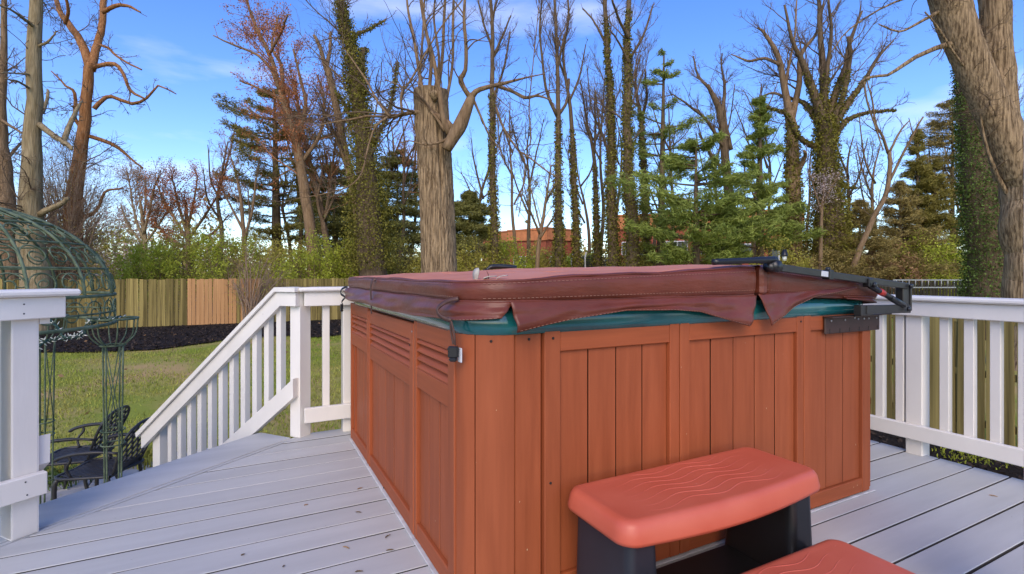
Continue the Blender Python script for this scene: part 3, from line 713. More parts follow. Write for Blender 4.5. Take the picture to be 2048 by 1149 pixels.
for u in (2.44, 2.52, 2.60, 2.68, 2.76, 2.84):
    obj('slot', MB().box((u-.002, V0-.0195, .822), (u+.002, V0-.0175, .842), .0005), BLKP, plate)

# ------------------------------------------------------------------ spa step
def spa_step():
    t = thing('spa_step', 'red two-tier plastic step with black legs in front of the tub', 'step', (1.37, 1.1, 0))
    def tread(name, u0, u1, v0, v1, zt):
        m = MB(); G = []
        for ins, z in ((.004, zt-.066), (-.012, zt-.066), (-.014, zt-.055), (-.006, zt-.018), (.002, zt-.006), (.012, zt-.001), (.022, zt), (.035, zt-.0015), (.04, zt-.0015)):
            p = rrect(u0+ins, u1-ins, v0+ins, v1-ins, [max(.045-ins*.6, .012)]*4)
            bow = np.sin(np.clip((p[:, 0]-u0)/(u1-u0), 0, 1)*PI)
            p = p.copy(); near = (p[:, 1] < (v0+v1)/2); p[:, 1] -= np.where(near, .028*bow, 0)
            zz = np.full(len(p), z)-.010*bow*(near & (z < zt-.04))
            G.append(np.column_stack([p, zz]))
        m.grid(np.array(G), True, loop=True); n = len(G[0])
        m.add(G[-1], [[list(range(n))]]); m.add(G[0], [[list(range(n))[::-1]]])
        o = obj(name, m, REDP, t)
        # raised wave lines
        for i in range(7):
            vv = v0+.040+(v1-v0-.078)*i/6
            us = np.linspace(u0+.055+.01*(i % 2), u1-.055-.012*((i+1) % 2), 60)
            wv = .013*np.sin((us-u0)*2*PI/.24+i*.35)*np.minimum(1, np.minimum(us-u0-.03, u1-.03-us)/.08+.3)
            p = np.column_stack([us, vv+wv, np.full(60, zt-.0027)])
            r = .0030*np.sin(np.linspace(0.02, PI-.02, 60))**.5
            obj('wave_ridge', MB().tube(p, r, 6), REDP, o)
        return o
    tread('tread', .945, 1.83, 1.125, 1.425, .40)
    tread('tread', .945, 1.79, .755, 1.055, .205)
    def leg(u0, u1, v0, v1, z1, inner):
        m = MB(); G = []
        for f in np.linspace(0, 1, 9):
            fl = .035*(1-f)**2.2; z = .002+(z1-.002)*f
            p = rrect(u0-(fl if inner < 0 else .006*(1-f)), u1+(fl if inner > 0 else .006*(1-f)), v0-.012*(1-f), v1+.006*(1-f), [.022]*4, 4)
            G.append(np.column_stack([p, np.full(len(p), z)]))
        m.grid(np.array(G), True, loop=True); n = len(G[0]); m.add(G[0], [[list(range(n))[::-1]]]); m.add(G[-1], [[list(range(n))]]); return m
    obj('leg', leg(.965, 1.07, 1.135, 1.405, .336, 1), GREYP, t); obj('leg', leg(1.69, 1.80, 1.135, 1.405, .336, -1), BLKP, t)
    obj('leg', leg(.965, 1.07, .765, 1.125, .141, 1), GREYP, t); obj('leg', leg(1.68, 1.775, .765, 1.125, .141, -1), BLKP, t)
    obj('cross_panel', MB().box((1.09, 1.06, .003), (1.67, 1.40, .05), .015), BLKP, t)
spa_step()

# ------------------------------------------------------------------ fallen bits on the deck
def twig_bit(px, py, ln, ang, mat, label):
    d = EYE*FPX/(py-CY); c = P(px, py, d); c[2] = .004
    a = np.array((math.cos(ang), math.sin(ang), 0)); b = np.array((-a[1], a[0], 0)); m = MB()
    p = smoothpath([c-a*ln/2, c-a*ln*.1+b*ln*.14, c+a*ln/2], 9)+np.array((0, 0, .001))
    m.tube(p, [.0006, .0018, .0024, .0028, .0025, .0028, .0024, .0018, .0006], 5)
    obj('fallen_catkin', m, mat, label=label, cat='catkin', group='catkins fallen on the deck', base=(c[0], c[1], 0))
bits = [(720, 979, .03, .3, 'short dry catkin on the deck board nearest the tub cabinet corner'), (717, 1027, .03, -.6, 'dry catkin close to the foot of the tub side panel'),
        (776, 1075, .034, .6, 'upright-lying dark catkin beside the loose tub panel'), (692, 1098, .034, -.9, 'curled pale catkin on a deck board in open deck'),
        (780, 1103, .030, -.2, 'orange brown catkin caught in a deck board gap'), (718, 1146, .03, -.3, 'dark catkin at the near end of the deck boards'),
        (1987, 994, .034, -1.1, 'small brown catkin alone on the boards by the porch post'), (486, 1112, .016, .4, 'tiny dark fleck of bark in the middle of the boards'),
        (568, 1135, .014, .9, 'tiny black fleck of bark near the picture edge'), (612, 1012, .02, .2, 'small brown husk on the boards before the back railing')]
for i, (x, y, ln, a, lb) in enumerate(bits): twig_bit(x, y, ln, a, DEADL if i % 3 == 0 else BARKD, lb)

# ------------------------------------------------------------------ fences
def fence(label, p0, d, n, pitch, h, mat, face, mat_of=None, rails=True, group='board fences round the garden', pw=.138, picket=False, skip=0):
    p0, d, face = np.array(p0, float), np.array(d, float), np.array(face, float)
    t = thing('board_fence', label, 'fence', (p0[0], p0[1], float(ground(*p0))), group)
    rz = math.atan2(d[1], d[0])
    mesh_cache = {}
    def bmesh_for(mt, kind):
        key = (mt.name, kind)
        if key not in mesh_cache:
            if picket and kind == 0:
                me = MB().prism([(-pw/2, -.009, 0), (pw/2, -.009, 0), (pw/2, -.009, .95), (0, -.009, 1), (-pw/2, -.009, .95)], (0, .018, 0)).mesh('fence_board')
            else:
                me = MB().box((-pw/2, -.009, 0), (pw/2, .009, 1), .003).mesh('fence_board')
            me.materials.append(mt); mesh_cache[key] = me
        return mesh_cache[key]
    for i in range(n):
        q = p0+d*(pitch*(i+.5)); mt = mat_of(i) if mat_of else mat
        hh = h+RG.normal(0, .012)
        o = inst('fence_board', bmesh_for(mt, 0), t, (q[0]+face[0]*RG.normal(0, .004), q[1]+face[1]*RG.normal(0, .004), float(ground(*q))+.03), rz+RG.normal(0, .015), (RG.uniform(.94, 1.0), 1, hh))
        o.rotation_euler[1] = RG.normal(0, .006)
    L = n*pitch
    for k_ in range(0, n, 18):
        q = p0+d*(pitch*k_)-face*.07
        inst('fence_post', MB().box((-.045, -.045, -.1), (.045, .045, h+.0), .004).mesh('fence_post'), t, (q[0], q[1], float(ground(*q))), rz).data.materials.append(mat)
    for zz in (.3, h*.5, h-.25):
        a, b = p0-face*.032, p0+d*L-face*.032
        obj('fence_rail', MB().bar((a[0], a[1], float(ground(*p0))+zz), (b[0], b[1], float(ground(*(p0+d*L)))+zz), .04, .085), mat, t)
    return t
def back_mat(i):
    u = -9.5+i*.145
    return FENCEN if (-2.12 < u < -.42 or -.25 < u < .42) else FENCE
fence('long mossy board fence across the back of the lawn with a few new tan boards', (-9.5, 24.3), (1, 0), 121, .145, 1.86, FENCE, (0, -1), back_mat)
fence('mossy green board fence seen close behind the white deck railing', (8.1, -2.0), (0, 1), 180, .145, 1.84, FENCE, (-1, 0))
# the neighbour's dark fence with a ladder hung on it
nf0 = P(1640, 600, 25.3); nf1 = P(2140, 600, 25.0); dd = (nf1-nf0)[:2]; LL = np.linalg.norm(dd); dd /= LL
ff = np.array((dd[1], -dd[0]))
fence('dark weathered picket fence under the bushes with an aluminium ladder hung on it', nf0[:2], dd, int(LL/.155), .155, 1.86, FENCED, ff, picket=True, pw=.11)
lad = thing('ladder', 'long pale aluminium ladder hung sideways on the dark picket fence', 'ladder', P(1880, 600, 24.8))
la, lb_ = P(1786, 560.5, 24.85), P(1967, 560.5, 24.7); dv = (lb_-la)/np.linalg.norm(lb_-la); dn = np.array((0, 0, -.36))
obj('side_rail', MB().bar(la, lb_, .03, .055), ALU, lad); obj('side_rail', MB().bar(la+dn, lb_+dn, .03, .055), ALU, lad)
for i in range(14):
    q = la+(lb_-la)*(i+.5)/14; obj('rung', MB().tube([q, q+dn], .018, 6), ALU, lad)

# ------------------------------------------------------------------ gazebo with string lights
def gazebo():
    c = np.array((-4.13*CH+3.71*SH, 4.13*SH+3.71*CH)); R_ = .995; zd0, zd1, ztop = .705, .935, 1.632; gz = float(ground(*c))
    t = thing('garden_gazebo', 'green wrought iron gazebo with scrollwork dome standing on the lawn', 'gazebo', (c[0], c[1], gz))
    def cc(a, r, z): return (c[0]+r*math.cos(a), c[1]+r*math.sin(a), z)
    def prof(f):  # f 0..1 from rim to top
        return R_*math.cos(f*PI/2), zd1+(ztop-zd1)*math.sin(f*PI/2)
    toW = lambda deg: math.radians(deg)-HEAD                 # bearings were measured in the camera's axes
    NR = 16
    for k_ in range(NR):
        a = toW(48+k_*360/NR)
        obj('rib', MB().tube([cc(a, prof(f)[0], prof(f)[1]) for f in np.linspace(0, .97, 16)], .011, 6), GREENM, t)
    def ring(r, z, w_): obj('ring', MB().tube([cc(a, r, z) for a in np.linspace(0, 2*PI, 49)], w_, 6, cap=False), GREENM, t)
    ring(R_, zd1, .014); ring(R_, zd0, .014); ring(R_, (zd0+zd1)/2-.02, .008)
    for f in (.195, .385, .565, .75): ring(*prof(f), .008)
    ring(.06, ztop, .02)
    def scroll(a0, a1, zf, w_):
        """S scroll in the panel a0..a1 with zf(t, s) giving a place."""
        for flip in (0, 1):
            pts = []
            for q in np.linspace(0, 1, 26):
                ang = q*2*PI*1.35; rr = .46*(1-q*.78)
                x = .5+(rr*math.cos(ang))*(1 if flip else -1)*.55+(.24 if flip else -.24); y = .46+rr*math.sin(ang)*.95
                pts.append(zf(x, y))
            obj('scroll', MB().tube(pts, w_, 4, cap=False), GREENM, t)
    for k_ in range(NR):
        a0, a1 = toW(48+k_*360/NR), toW(48+(k_+1)*360/NR)
        for (f0, f1) in ((0.0, .19), (.2, .38), (.39, .56), (.57, .74)):
            scroll(a0, a1, lambda x, y: cc(a0+(a1-a0)*x, prof(f0+(f1-f0)*y)[0]+.003, prof(f0+(f1-f0)*y)[1]), .0055)
        scroll(a0, a1, lambda x, y: cc(a0+(a1-a0)*x, R_+.003, zd0+(zd1-zd0)*y), .0055)
    for deg, first in ((48, True), (99.7, False), (228, False), (279.7, False)):
        a = toW(deg); b = np.array(cc(a, R_, gz)); rr = .085
        rods = []
        for j in range(4):
            th = a+PI/4+j*PI/2; o = np.array((math.cos(th)*rr, math.sin(th)*rr, 0))
            path = [b+o*.75, b+o*.9+np.array((0, 0, 1.0)), b+o+np.array((0, 0, zd0-gz-.22)), b+o*1.9+np.array((0, 0, zd0-gz-.13)), b+o*2.1+np.array((0, 0, zd0-gz+.01))] if True else None
            obj('column_rod', MB().tube(smoothpath(path[:3], 6), .0072, 6), GREENM, t)
            obj('basket_rod', MB().tube(smoothpath(path[2:], 8), .006, 5), GREENM, t)
        for j in range(4):
            th = a+j*PI/2; o = np.array((math.cos(th)*rr, math.sin(th)*rr, 0))
            obj('basket_rod', MB().tube(smoothpath([b+o+np.array((0, 0, zd0-gz-.22)), b+o*1.9+np.array((0, 0, zd0-gz-.13)), b+o*2.1+np.array((0, 0, zd0-gz+.01))], 8), .006, 5), GREENM, t)
            u_ = np.array((math.cos(th+PI/4)*rr, math.sin(th+PI/4)*rr, 0)); u2 = np.array((math.cos(th+3*PI/4)*rr, math.sin(th+3*PI/4)*rr, 0))
            if j % 2 == 0:
                obj('cross_rod', MB().tube([b+u_+np.array((0, 0, .85)), b+u2+np.array((0, 0, 1.7))], .004, 4), GREENM, t); obj('cross_rod', MB().tube([b+u2+np.array((0, 0, .85)), b+u_+np.array((0, 0, 1.7))], .004, 4), GREENM, t)
        for (h_, r2, w_) in ((zd0-gz-.22, rr+.004, .008), (zd0-gz+.01, rr*2.1, .010), (.95, rr, .006), (.83, rr, .006), (.42, rr, .006), (.02, rr*.8, .009)):
            obj('hoop', MB().tube([b+np.array((math.cos(q)*r2, math.sin(q)*r2, h_)) for q in np.linspace(0, 2*PI, 25)], w_, 5, cap=False), GREENM, t)
    # string lights
    t2 = thing('string_lights', 'green string lights with small clear bulbs draped on the gazebo rim', 'string lights', (c[0], c[1], zd0))
    keys = [P(240, 634, 4.5), P(215, 642, 4.36), P(180, 646, 4.26), P(162, 672, 4.2), P(130, 674, 4.15), P(110, 650, 4.25), P(96, 634, 4.35)]
    keys2 = [P(190, 641, 4.3), P(172, 662, 4.25), P(140, 676, 4.2), P(105, 680, 4.15), P(82, 690, 4.05), P(60, 705, 3.95)]
    for kk in (keys, keys2):
        p = smoothpath(kk, 46); p = p+RG.normal(0, .006, p.shape); obj('wire', MB().tube(p, .006, 5), WIRE, t2)
        p2 = smoothpath(kk, 46)+RG.normal(0, .010, p.shape); obj('wire', MB().tube(p2, .004, 5), WIRE, t2)
        for i in range(0, 46, 1):
            d = RG.normal(size=3); d /= np.linalg.norm(d); q = p[i]+d*.012
            b_ = MB().tube([q, q+d*.012, q+d*.03], [.003, .0042, .0012], 5); obj('bulb', b_, BULB, t2)
    return c
gz_c = gazebo()
pt = P(150, 985, 5.6)
sl = MB(); 
patio = bpy.data.objects.new('patio', None); COL.objects.link(patio); props(patio, kind='structure')
pc = gz_c+np.array((.45, .9))
for i in range(-4, 4):
    for j in range(-4, 4):
        u, v = pc[0]+i*.42+.02*(j % 2), pc[1]+j*.42
        obj('paving_stone', MB().box((u+.008, v+.008, -1.24), (u+.412, v+.412, -1.165+RG.normal(0, .004)), .01), STONE, patio)

def chair_parts(t):
    """Cast metal armchair facing -X, seat 0.43 high."""
    seat = MB()
    seat.tube(np.array(smoothpath([(.22, -.22, .43), (-.22, -.25, .43), (-.25, 0, .425), (-.22, .25, .43), (.22, .22, .43), (.22, 0, .43), (.22, -.22, .43)], 30)), .014, 6, cap=False)
    s_ = obj('seat', seat, CHAIRM, t, local=True)
    for i in range(-9, 10):
        q = i*.05
        for sg in (1, -1):
            x0, x1 = -.23, .22; y0, y1 = q+sg*(x0-0)*.6, q+sg*(x1-0)*.6
            # clip to the seat
            lo, hi = -.225, .225
            pts = []
            for f in np.linspace(0, 1, 23):
                x, y = x0+(x1-x0)*f, y0+(y1-y0)*f
                if lo <= y <= hi: pts.append((x, y))
            if len(pts) > 2: obj('seat_lattice', MB().bar((*pts[0], .43+.002*(sg+1)), (*pts[-1], .43+.002*(sg+1)), .022, .007, c=.001), CHAIRM, s_, local=True)
    bk = MB(); pos = lambda y, z: (.22+.20*(z/.46)**1.1, y, .43+z)
    outline = smoothpath([pos(-.18, .0), pos(-.215, .18), pos(-.225, .36), pos(-.13, .445), pos(0, .46), pos(.13, .445), pos(.225, .36), pos(.215, .18), pos(.18, .0)], 40)
    bk.tube(outline, .013, 6); b_ = obj('backrest', bk, CHAIRM, t, local=True)
    obj('back_panel', MB().grid(np.array([[pos(-.17, .0), pos(.17, .0)], [pos(-.18, .07), pos(.18, .07)]]), False), CHAIRM, b_, local=True)
    for i in range(-7, 8):
        for sg in (1, -1):
            pts = []
            for f in np.linspace(0, 1, 40):
                z = .06+.39*f; y = i*.075+sg*(z-.25)*.62
                lim = np.interp(z, [0, .18, .34, .40, .44, .46], [.18, .212, .222, .19, .12, .02])
                if abs(y) <= lim: pts.append(pos(y, z))
            if len(pts) > 4:
                obj('back_lattice', MB().bar(np.array(pts[0])+np.array((.003*sg, 0, 0)), np.array(pts[-1])+np.array((.003*sg, 0, 0)), .018, .009, up=(1, 0, 0), c=.001), CHAIRM, b_, local=True)
    for sg in (-1, 1):
        obj('leg', MB().tube(smoothpath([(-.215, .235*sg, .42), (-.235, .25*sg, .36), (-.235, .25*sg, .15), (-.25, .26*sg, .0)], 10), [.022, .022, .021, .020, .019, .018, .017, .016, .016, .018], 7), CHAIRM, t, local=True)
        obj('leg', MB().tube(smoothpath([(.20, .21*sg, .42), (.23, .22*sg, .2), (.30, .24*sg, .0)], 10), .016, 7), CHAIRM, t, local=True)
        obj('armrest', MB().tube(smoothpath([(.31, .225*sg, .64), (.16, .26*sg, .665), (-.02, .275*sg, .66), (-.16, .275*sg, .63), (-.22, .27*sg, .595)], 14), [.012]*4+[.017]*9+[.012], 7), CHAIRM, t, local=True)
        obj('arm_support', MB().tube(smoothpath([(-.10, .235*sg, .43), (-.13, .255*sg, .52), (-.08, .27*sg, .60), (-.10, .275*sg, .645)], 10), .011, 6), CHAIRM, t, local=True)
    obj('apron', MB().box((-.225, -.21, .385), (-.205, .21, .425), .004), CHAIRM, t, local=True)
c1 = P(150, 970, 5.2); c2 = P(205, 1000, 4.85)
ch = thing('patio_chair', 'black lattice-back metal chair farther from the deck, its whole back visible', 'chair', (c1[0], c1[1], -1.165), 'black metal patio chairs', -HEAD+.16)
chair_parts(ch)
c_ = copy_tree(ch); c_.location = (c2[0], c2[1], -1.165); c_.rotation_euler = (0, 0, -HEAD+.05)
c_['label'] = 'black lattice-back metal chair partly hidden by the stair railing and deck edge'
for i, (x, y, d, lb) in enumerate(((150, 945, 5.9, 'tuft of thin striped grass beside the legs of the farther patio chair'), (118, 950, 5.6, 'tuft of dark thin grass next to the big square railing post'), (286, 888, 6.2, 'tuft of pale grass behind the nearer chair and stair railing'))):
    q = P(x, y, d); sprouts('grass_clump', lb, q[0], q[1], 260, .13, .22, IVYG if i == 1 else OLIVEL, group='grass tufts by the patio')
for i, (x, y, lb) in enumerate(((1925, 915, 'green sprouts in the mulch close to the railing post foot'), (1965, 925, 'bright green sprouts in the mulch under the railing board'), (2010, 935, 'patch of low green shoots in the mulch near the porch post'))):
    q = P(x, y, 6.0); sprouts('sprout_clump', lb, q[0], q[1], 110, .16, .13, NEWL, 'sprouts', 'sprouts in the mulch strip')

# ------------------------------------------------------------------ trees
def interp_poly(pts, rad, t):
    K = pts.shape[1]-1; x = np.clip(t, 0, .9999)*K; i = x.astype(int); f = (x-i)
    return i, f
def grow(pts, rad, n, ln, ang, K, up, curl, rng, tmin=.15, rmin=.008, rr=.55, taper=.25, wexp=1.0):
    """n child branches on the parents pts (N,k+1,3)."""
    N = len(pts); L_ = np.linalg.norm(np.diff(pts, axis=1), axis=2).sum(1); pw = L_**wexp; pw = pw/pw.sum()
    par = rng.choice(N, n, p=pw); t = rng.uniform(tmin, 1, n); i, f = interp_poly(pts, rad, t)
    a = pts[par, i]; b = pts[par, i+1]; o = a*(1-f)[:, None]+b*f[:, None]; r0 = rad[par, i]*(1-f)+rad[par, i+1]*f
    tg = b-a; tg /= np.linalg.norm(tg, axis=1, keepdims=True)+1e-9
    q = rng.normal(size=(n, 3)); q -= (q*tg).sum(1, keepdims=True)*tg; q /= np.linalg.norm(q, axis=1, keepdims=True)+1e-9
    an = rng.normal(ang, .22, n)[:, None]; d = tg*np.cos(an)+q*np.sin(an)
    length = L_[par]*rng.uniform(ln[0], ln[1], n)*(1.15-.6*t); length = np.maximum(length, .12)
    step = (length/K)[:, None]; out = [o]; bend = rng.normal(0, curl, (n, 3))
    for k_ in range(K):
        d = d+bend*.5+rng.normal(0, curl, (n, 3))+np.array((0, 0, up)); d /= np.linalg.norm(d, axis=1, keepdims=True); out.append(out[-1]+d*step)
    out = np.stack(out, 1); rs = np.maximum(np.minimum(r0*rr, length*.012+.006), rmin)
    rd = rs[:, None]*np.linspace(1, taper, K+1)[None]; return out, np.maximum(rd, rmin*.6)
def path3(spec, d, drift, n=14, rng=RG):
    p = np.array([[*P(x, y, d+drift*i/max(1, len(spec)-1)), w_/2/FPX*d] for i, (x, y, w_) in enumerate(spec)])
    q = smoothpath(p, n); q[:, 3] = np.maximum(q[:, 3], .01); return q
def tree(name, label, depth, trunk, limbs=(), n=(24, 110, 360), bark=BARK, twig=TWIG, up=.06, ang=.75, ln=(.25, .5), curl=.12, seed=0, ivy=None, ivymat=IVY, ivyden=1., group=None,
         buds=None, cat='tree', tmin=.35, rough_bark=None, rmin=.011, drift=2., sides=10, ivy_limbs=False, trunk_twigs=True):
    rng = np.random.default_rng(seed+100)
    b = P(trunk[0][0], trunk[0][1], depth); gz = float(ground(b[0], b[1]))
    if b[2] < gz: gz = b[2]
    t = thing(name, label, cat, (b[0], b[1], gz), group)
    q = path3(trunk, depth, 0, 22)
    q[:, :2] += (np.cumsum(rng.normal(0, .10, (22, 2)), axis=0)*q[:, 3:]).clip(-.15, .15)
    if q[0, 2] > gz:
        q = np.vstack([[b[0], b[1], gz-.15, q[0, 3]*1.35], [b[0], b[1], gz+.25*(q[0, 2]-gz), q[0, 3]*1.08], q])
    obj('trunk', MB().grid(ridged(resample(q, 130), 96, *rough_bark), True, loop=True) if rough_bark else MB().tube(q[:, :3], q[:, 3], sides), bark, t)
    P_, R_ = [], []
    for sp in limbs:
        l = path3(sp, depth, rng.uniform(-drift, drift), 13)
        l[1:, :3] += np.cumsum(rng.normal(0, .10, (12, 3)), axis=0)*.35*np.linspace(.3, 1, 12)[:, None]*min(1, l[0, 3]*6)
        obj('limb', MB().grid(ridged(resample(l, 110), 80, *rough_bark), True, loop=True) if rough_bark and l[0, 3] > .2 else MB().tube(l[:, :3], l[:, 3], 7), bark, t); P_.append(l[:, :3]); R_.append(l[:, 3])
    if trunk_twigs:
        i0 = int(len(q)*tmin); tt = resample(np.column_stack([q[i0:, :3], q[i0:, 3]]), 13); P_.append(tt[:, :3]); R_.append(tt[:, 3])
    if n and P_:
        P_, R_ = np.array(P_), np.array(R_)
        m = MB(); a, ra = grow(P_, R_, n[0], ln, ang, 6, up, curl, rng, .15, rmin*1.6); m.tubes(a, ra, 5)
        last = a
        if n[1]:
            b2, rb = grow(np.concatenate([a]), ra, n[1], (.3, .6), ang, 5, up, curl*1.1, rng, .15, rmin); m.tubes(b2, rb, 3); last = b2
            if len(n) > 2 and n[2]:
                c3, rc = grow(b2, rb, n[2], (.35, .75), ang, 3, up*.7, curl*1.2, rng, .2, rmin*.62); m.tubes(c3, rc, 3); last = c3
        obj('crown', m, twig, t, kind='stuff')
        if buds:
            nb, size, mat, spread = buds
            src = last; k_ = rng.integers(0, len(src), nb); j = rng.integers(1, src.shape[1], nb)
            obj('buds', MB().leaves(src[k_, j]+rng.normal(0, spread, (nb, 3)), size, .6, rng), mat, t, kind='stuff')
    if ivy:
        y0, y1, fat = ivy
        z1 = EYE-(y1-CY)/FPX*depth; z0 = EYE-(y0-CY)/FPX*depth
        def cover_path(qq, dens, cutz):
            z = qq[:, 2]; L_ = np.linalg.norm(np.diff(qq[:, :3], axis=0), axis=1); s_ = np.r_[0, np.cumsum(L_)]
            nn = int(1.15*dens*s_[-1]*(.4+4*qq[:, 3].mean())); a = rng.uniform(0, s_[-1], nn)
            c = np.stack([np.interp(a, s_, qq[:, i]) for i in range(4)], 1)
            keep = (c[:, 2] < z1) & (c[:, 2] > z0)
            c = c[keep]; fade = np.clip((z1-c[:, 2])/(z1-z0), .05, 1)
            keep = rng.random(len(c)) < .35+.65*fade; c, fade = c[keep], fade[keep]
            th = rng.uniform(0, 2*PI, len(c)); r_ = c[:, 3]*(1+np.abs(rng.normal(0, .22*fat, len(c))))+np.abs(rng.normal(0, .036*fat, len(c)))*(.3+fade)
            return c[:, :3]+np.stack([np.cos(th)*r_, np.sin(th)*r_, rng.normal(0, .05, len(c))], 1)
        cs = [cover_path(q, 520*ivyden, z1)]
        if ivy_limbs:
            for l, r_ in zip(P_[:len(limbs)], R_[:len(limbs)]): cs.append(cover_path(np.column_stack([l, r_]), 330*ivyden, z1))
        cs = np.vstack(cs)
        obj('ivy', MB().leaves(cs, .0032*depth**1.05, .8, rng), ivymat, t, kind='stuff')
    return t

def ridged(q, n, amp, k1, k2, seed=0):
    """A trunk with furrowed bark: q rows (x, y, z, radius)."""
    th = np.linspace(0, 2*PI, n, endpoint=False); z = np.r_[0, np.cumsum(np.linalg.norm(np.diff(q[:, :3], axis=0), axis=1))][:, None]; T = th[None]+seed
    wob = T+.10*np.sin(z*1.7)+.06*np.sin(z*4.1+2)+.05*np.sin(z*9+T*3)
    rid = np.abs(np.sin(wob*k1+.5*np.sin(z*2.6+T*2)))**.6*.6+np.abs(np.sin(wob*k2+1.3+.8*np.sin(z*3.7)))**.7*.4+.3*np.abs(np.sin(z*7.5+6*np.sin(wob*k1)))
    r = q[:, 3][:, None]*(1+.05*np.sin(T*2+.4+z*.5)+.035*np.sin(T*3+z*1.3))+amp*(rid-.7)
    tg = np.gradient(q[:, :3], axis=0); tg /= np.linalg.norm(tg, axis=1, keepdims=True)
    a = np.cross(tg, (0, 1, 0)); a /= np.linalg.norm(a, axis=1, keepdims=True); b = np.cross(tg, a)
    return q[:, None, :3]+r[:, :, None]*(np.cos(th)[None, :, None]*a[:, None]+np.sin(th)[None, :, None]*b[:, None])
def conifer(name, label, depth, base_x, y_top, y_low, halfw, nw=16, mat=PINE, bark=BARKD, tufts=70, size=.24, droop=.0, shape='pine', trunk_w=14, lean=0, seed=0, flat=.45, sparse=.15, side=None, spread=.20):
    rng = np.random.default_rng(seed+500)
    b = P(base_x, 520, depth); gz = float(ground(b[0], b[1])); t = thing(name, label, 'evergreen tree', (b[0], b[1], gz))
    top = P(base_x+lean, y_top, depth); zt, zl = top[2], EYE-(y_low-CY)/FPX*depth
    wr = halfw/FPX*depth; rt = trunk_w/2/FPX*depth
    zs = np.linspace(gz-.1, zt, 14); f = (zs-gz)/(zt-gz)
    pth = np.column_stack([b[0]+(top[0]-b[0])*f, b[1]+(top[1]-b[1])*f, zs]); obj('trunk', MB().tube(pth, rt*(1.05-f*.9), 8), bark, t)
    m, lv = MB(), []
    br_p, br_r = [], []
    for i in range(nw):
        fz = (i+rng.uniform(-.3, .3))/max(1, nw-1); fz = min(max(fz, 0), 1); z = zl+(zt-zl)*fz*.985
        if shape == 'cone': L_ = wr*(1-fz)**.85*rng.uniform(.75, 1.1)+.15
        elif shape == 'pine': L_ = wr*(math.sin(PI*(.18+.80*fz))**.7)*rng.uniform(.55, 1.1)
        else: L_ = wr*rng.uniform(.4, 1.0)
        nb = rng.integers(4, 7); a0 = rng.uniform(0, 2*PI)
        for j in range(nb):
            if rng.random() < sparse: continue
            a = a0+j*2*PI/nb+rng.normal(0, .25); l_ = L_*rng.uniform(.65, 1.12)
            if side is not None: l_ *= 1+.55*math.cos(a-side)
            zj = min(zt-.1, max(zl, z+rng.normal(0, .42*(zt-zl)/nw))); ff_ = (zj-gz)/(zt-gz); o = np.array((b[0]+(top[0]-b[0])*ff_, b[1]+(top[1]-b[1])*ff_, zj))
            h = np.array((math.cos(a), math.sin(a), 0)); s_ = np.linspace(0, 1, 6)
            p = o+np.outer(s_*l_, h)+np.outer((.10*s_-.22*droop*s_**2+.10*s_**3)*l_, (0, 0, 1))
            br_p.append(p); br_r.append(np.linspace(max(.05, l_*.014), .012, 6))
            nt_ = int(tufts*(l_/wr+.25)); q = rng.uniform(.25, 1.03, nt_)**.8
            c = np.stack([np.interp(q, s_, p[:, k_]) for k_ in range(3)], 1)
            side_v = np.array((-h[1], h[0], 0)); c += np.outer(rng.normal(0, spread, nt_)*l_*(1.2-q*.75), side_v)+np.outer(rng.normal(0, .05+.02*l_, nt_), (0, 0, 1))
            lv.append((c, np.tile(h*.9+np.array((0, 0, .25)), (nt_, 1))))
    m.tubes(np.array(br_p), np.array(br_r), 4); obj('branches_mass' if False else 'crown', m, bark, t, kind='stuff')
    c = np.vstack([x for x, _ in lv]); ax = np.vstack([x for _, x in lv])
    K_ = 4; c = np.repeat(c, K_, 0)+rng.normal(0, .05+size*.14, (len(c)*K_, 3))*np.array((1, 1, .55)); ax = np.repeat(ax, K_, 0)+rng.normal(0, .45, (len(c), 3))
    obj('foliage', MB().leaves(c, size*1.05, .15, rng, axis=ax), mat, t, kind='stuff')
    return t

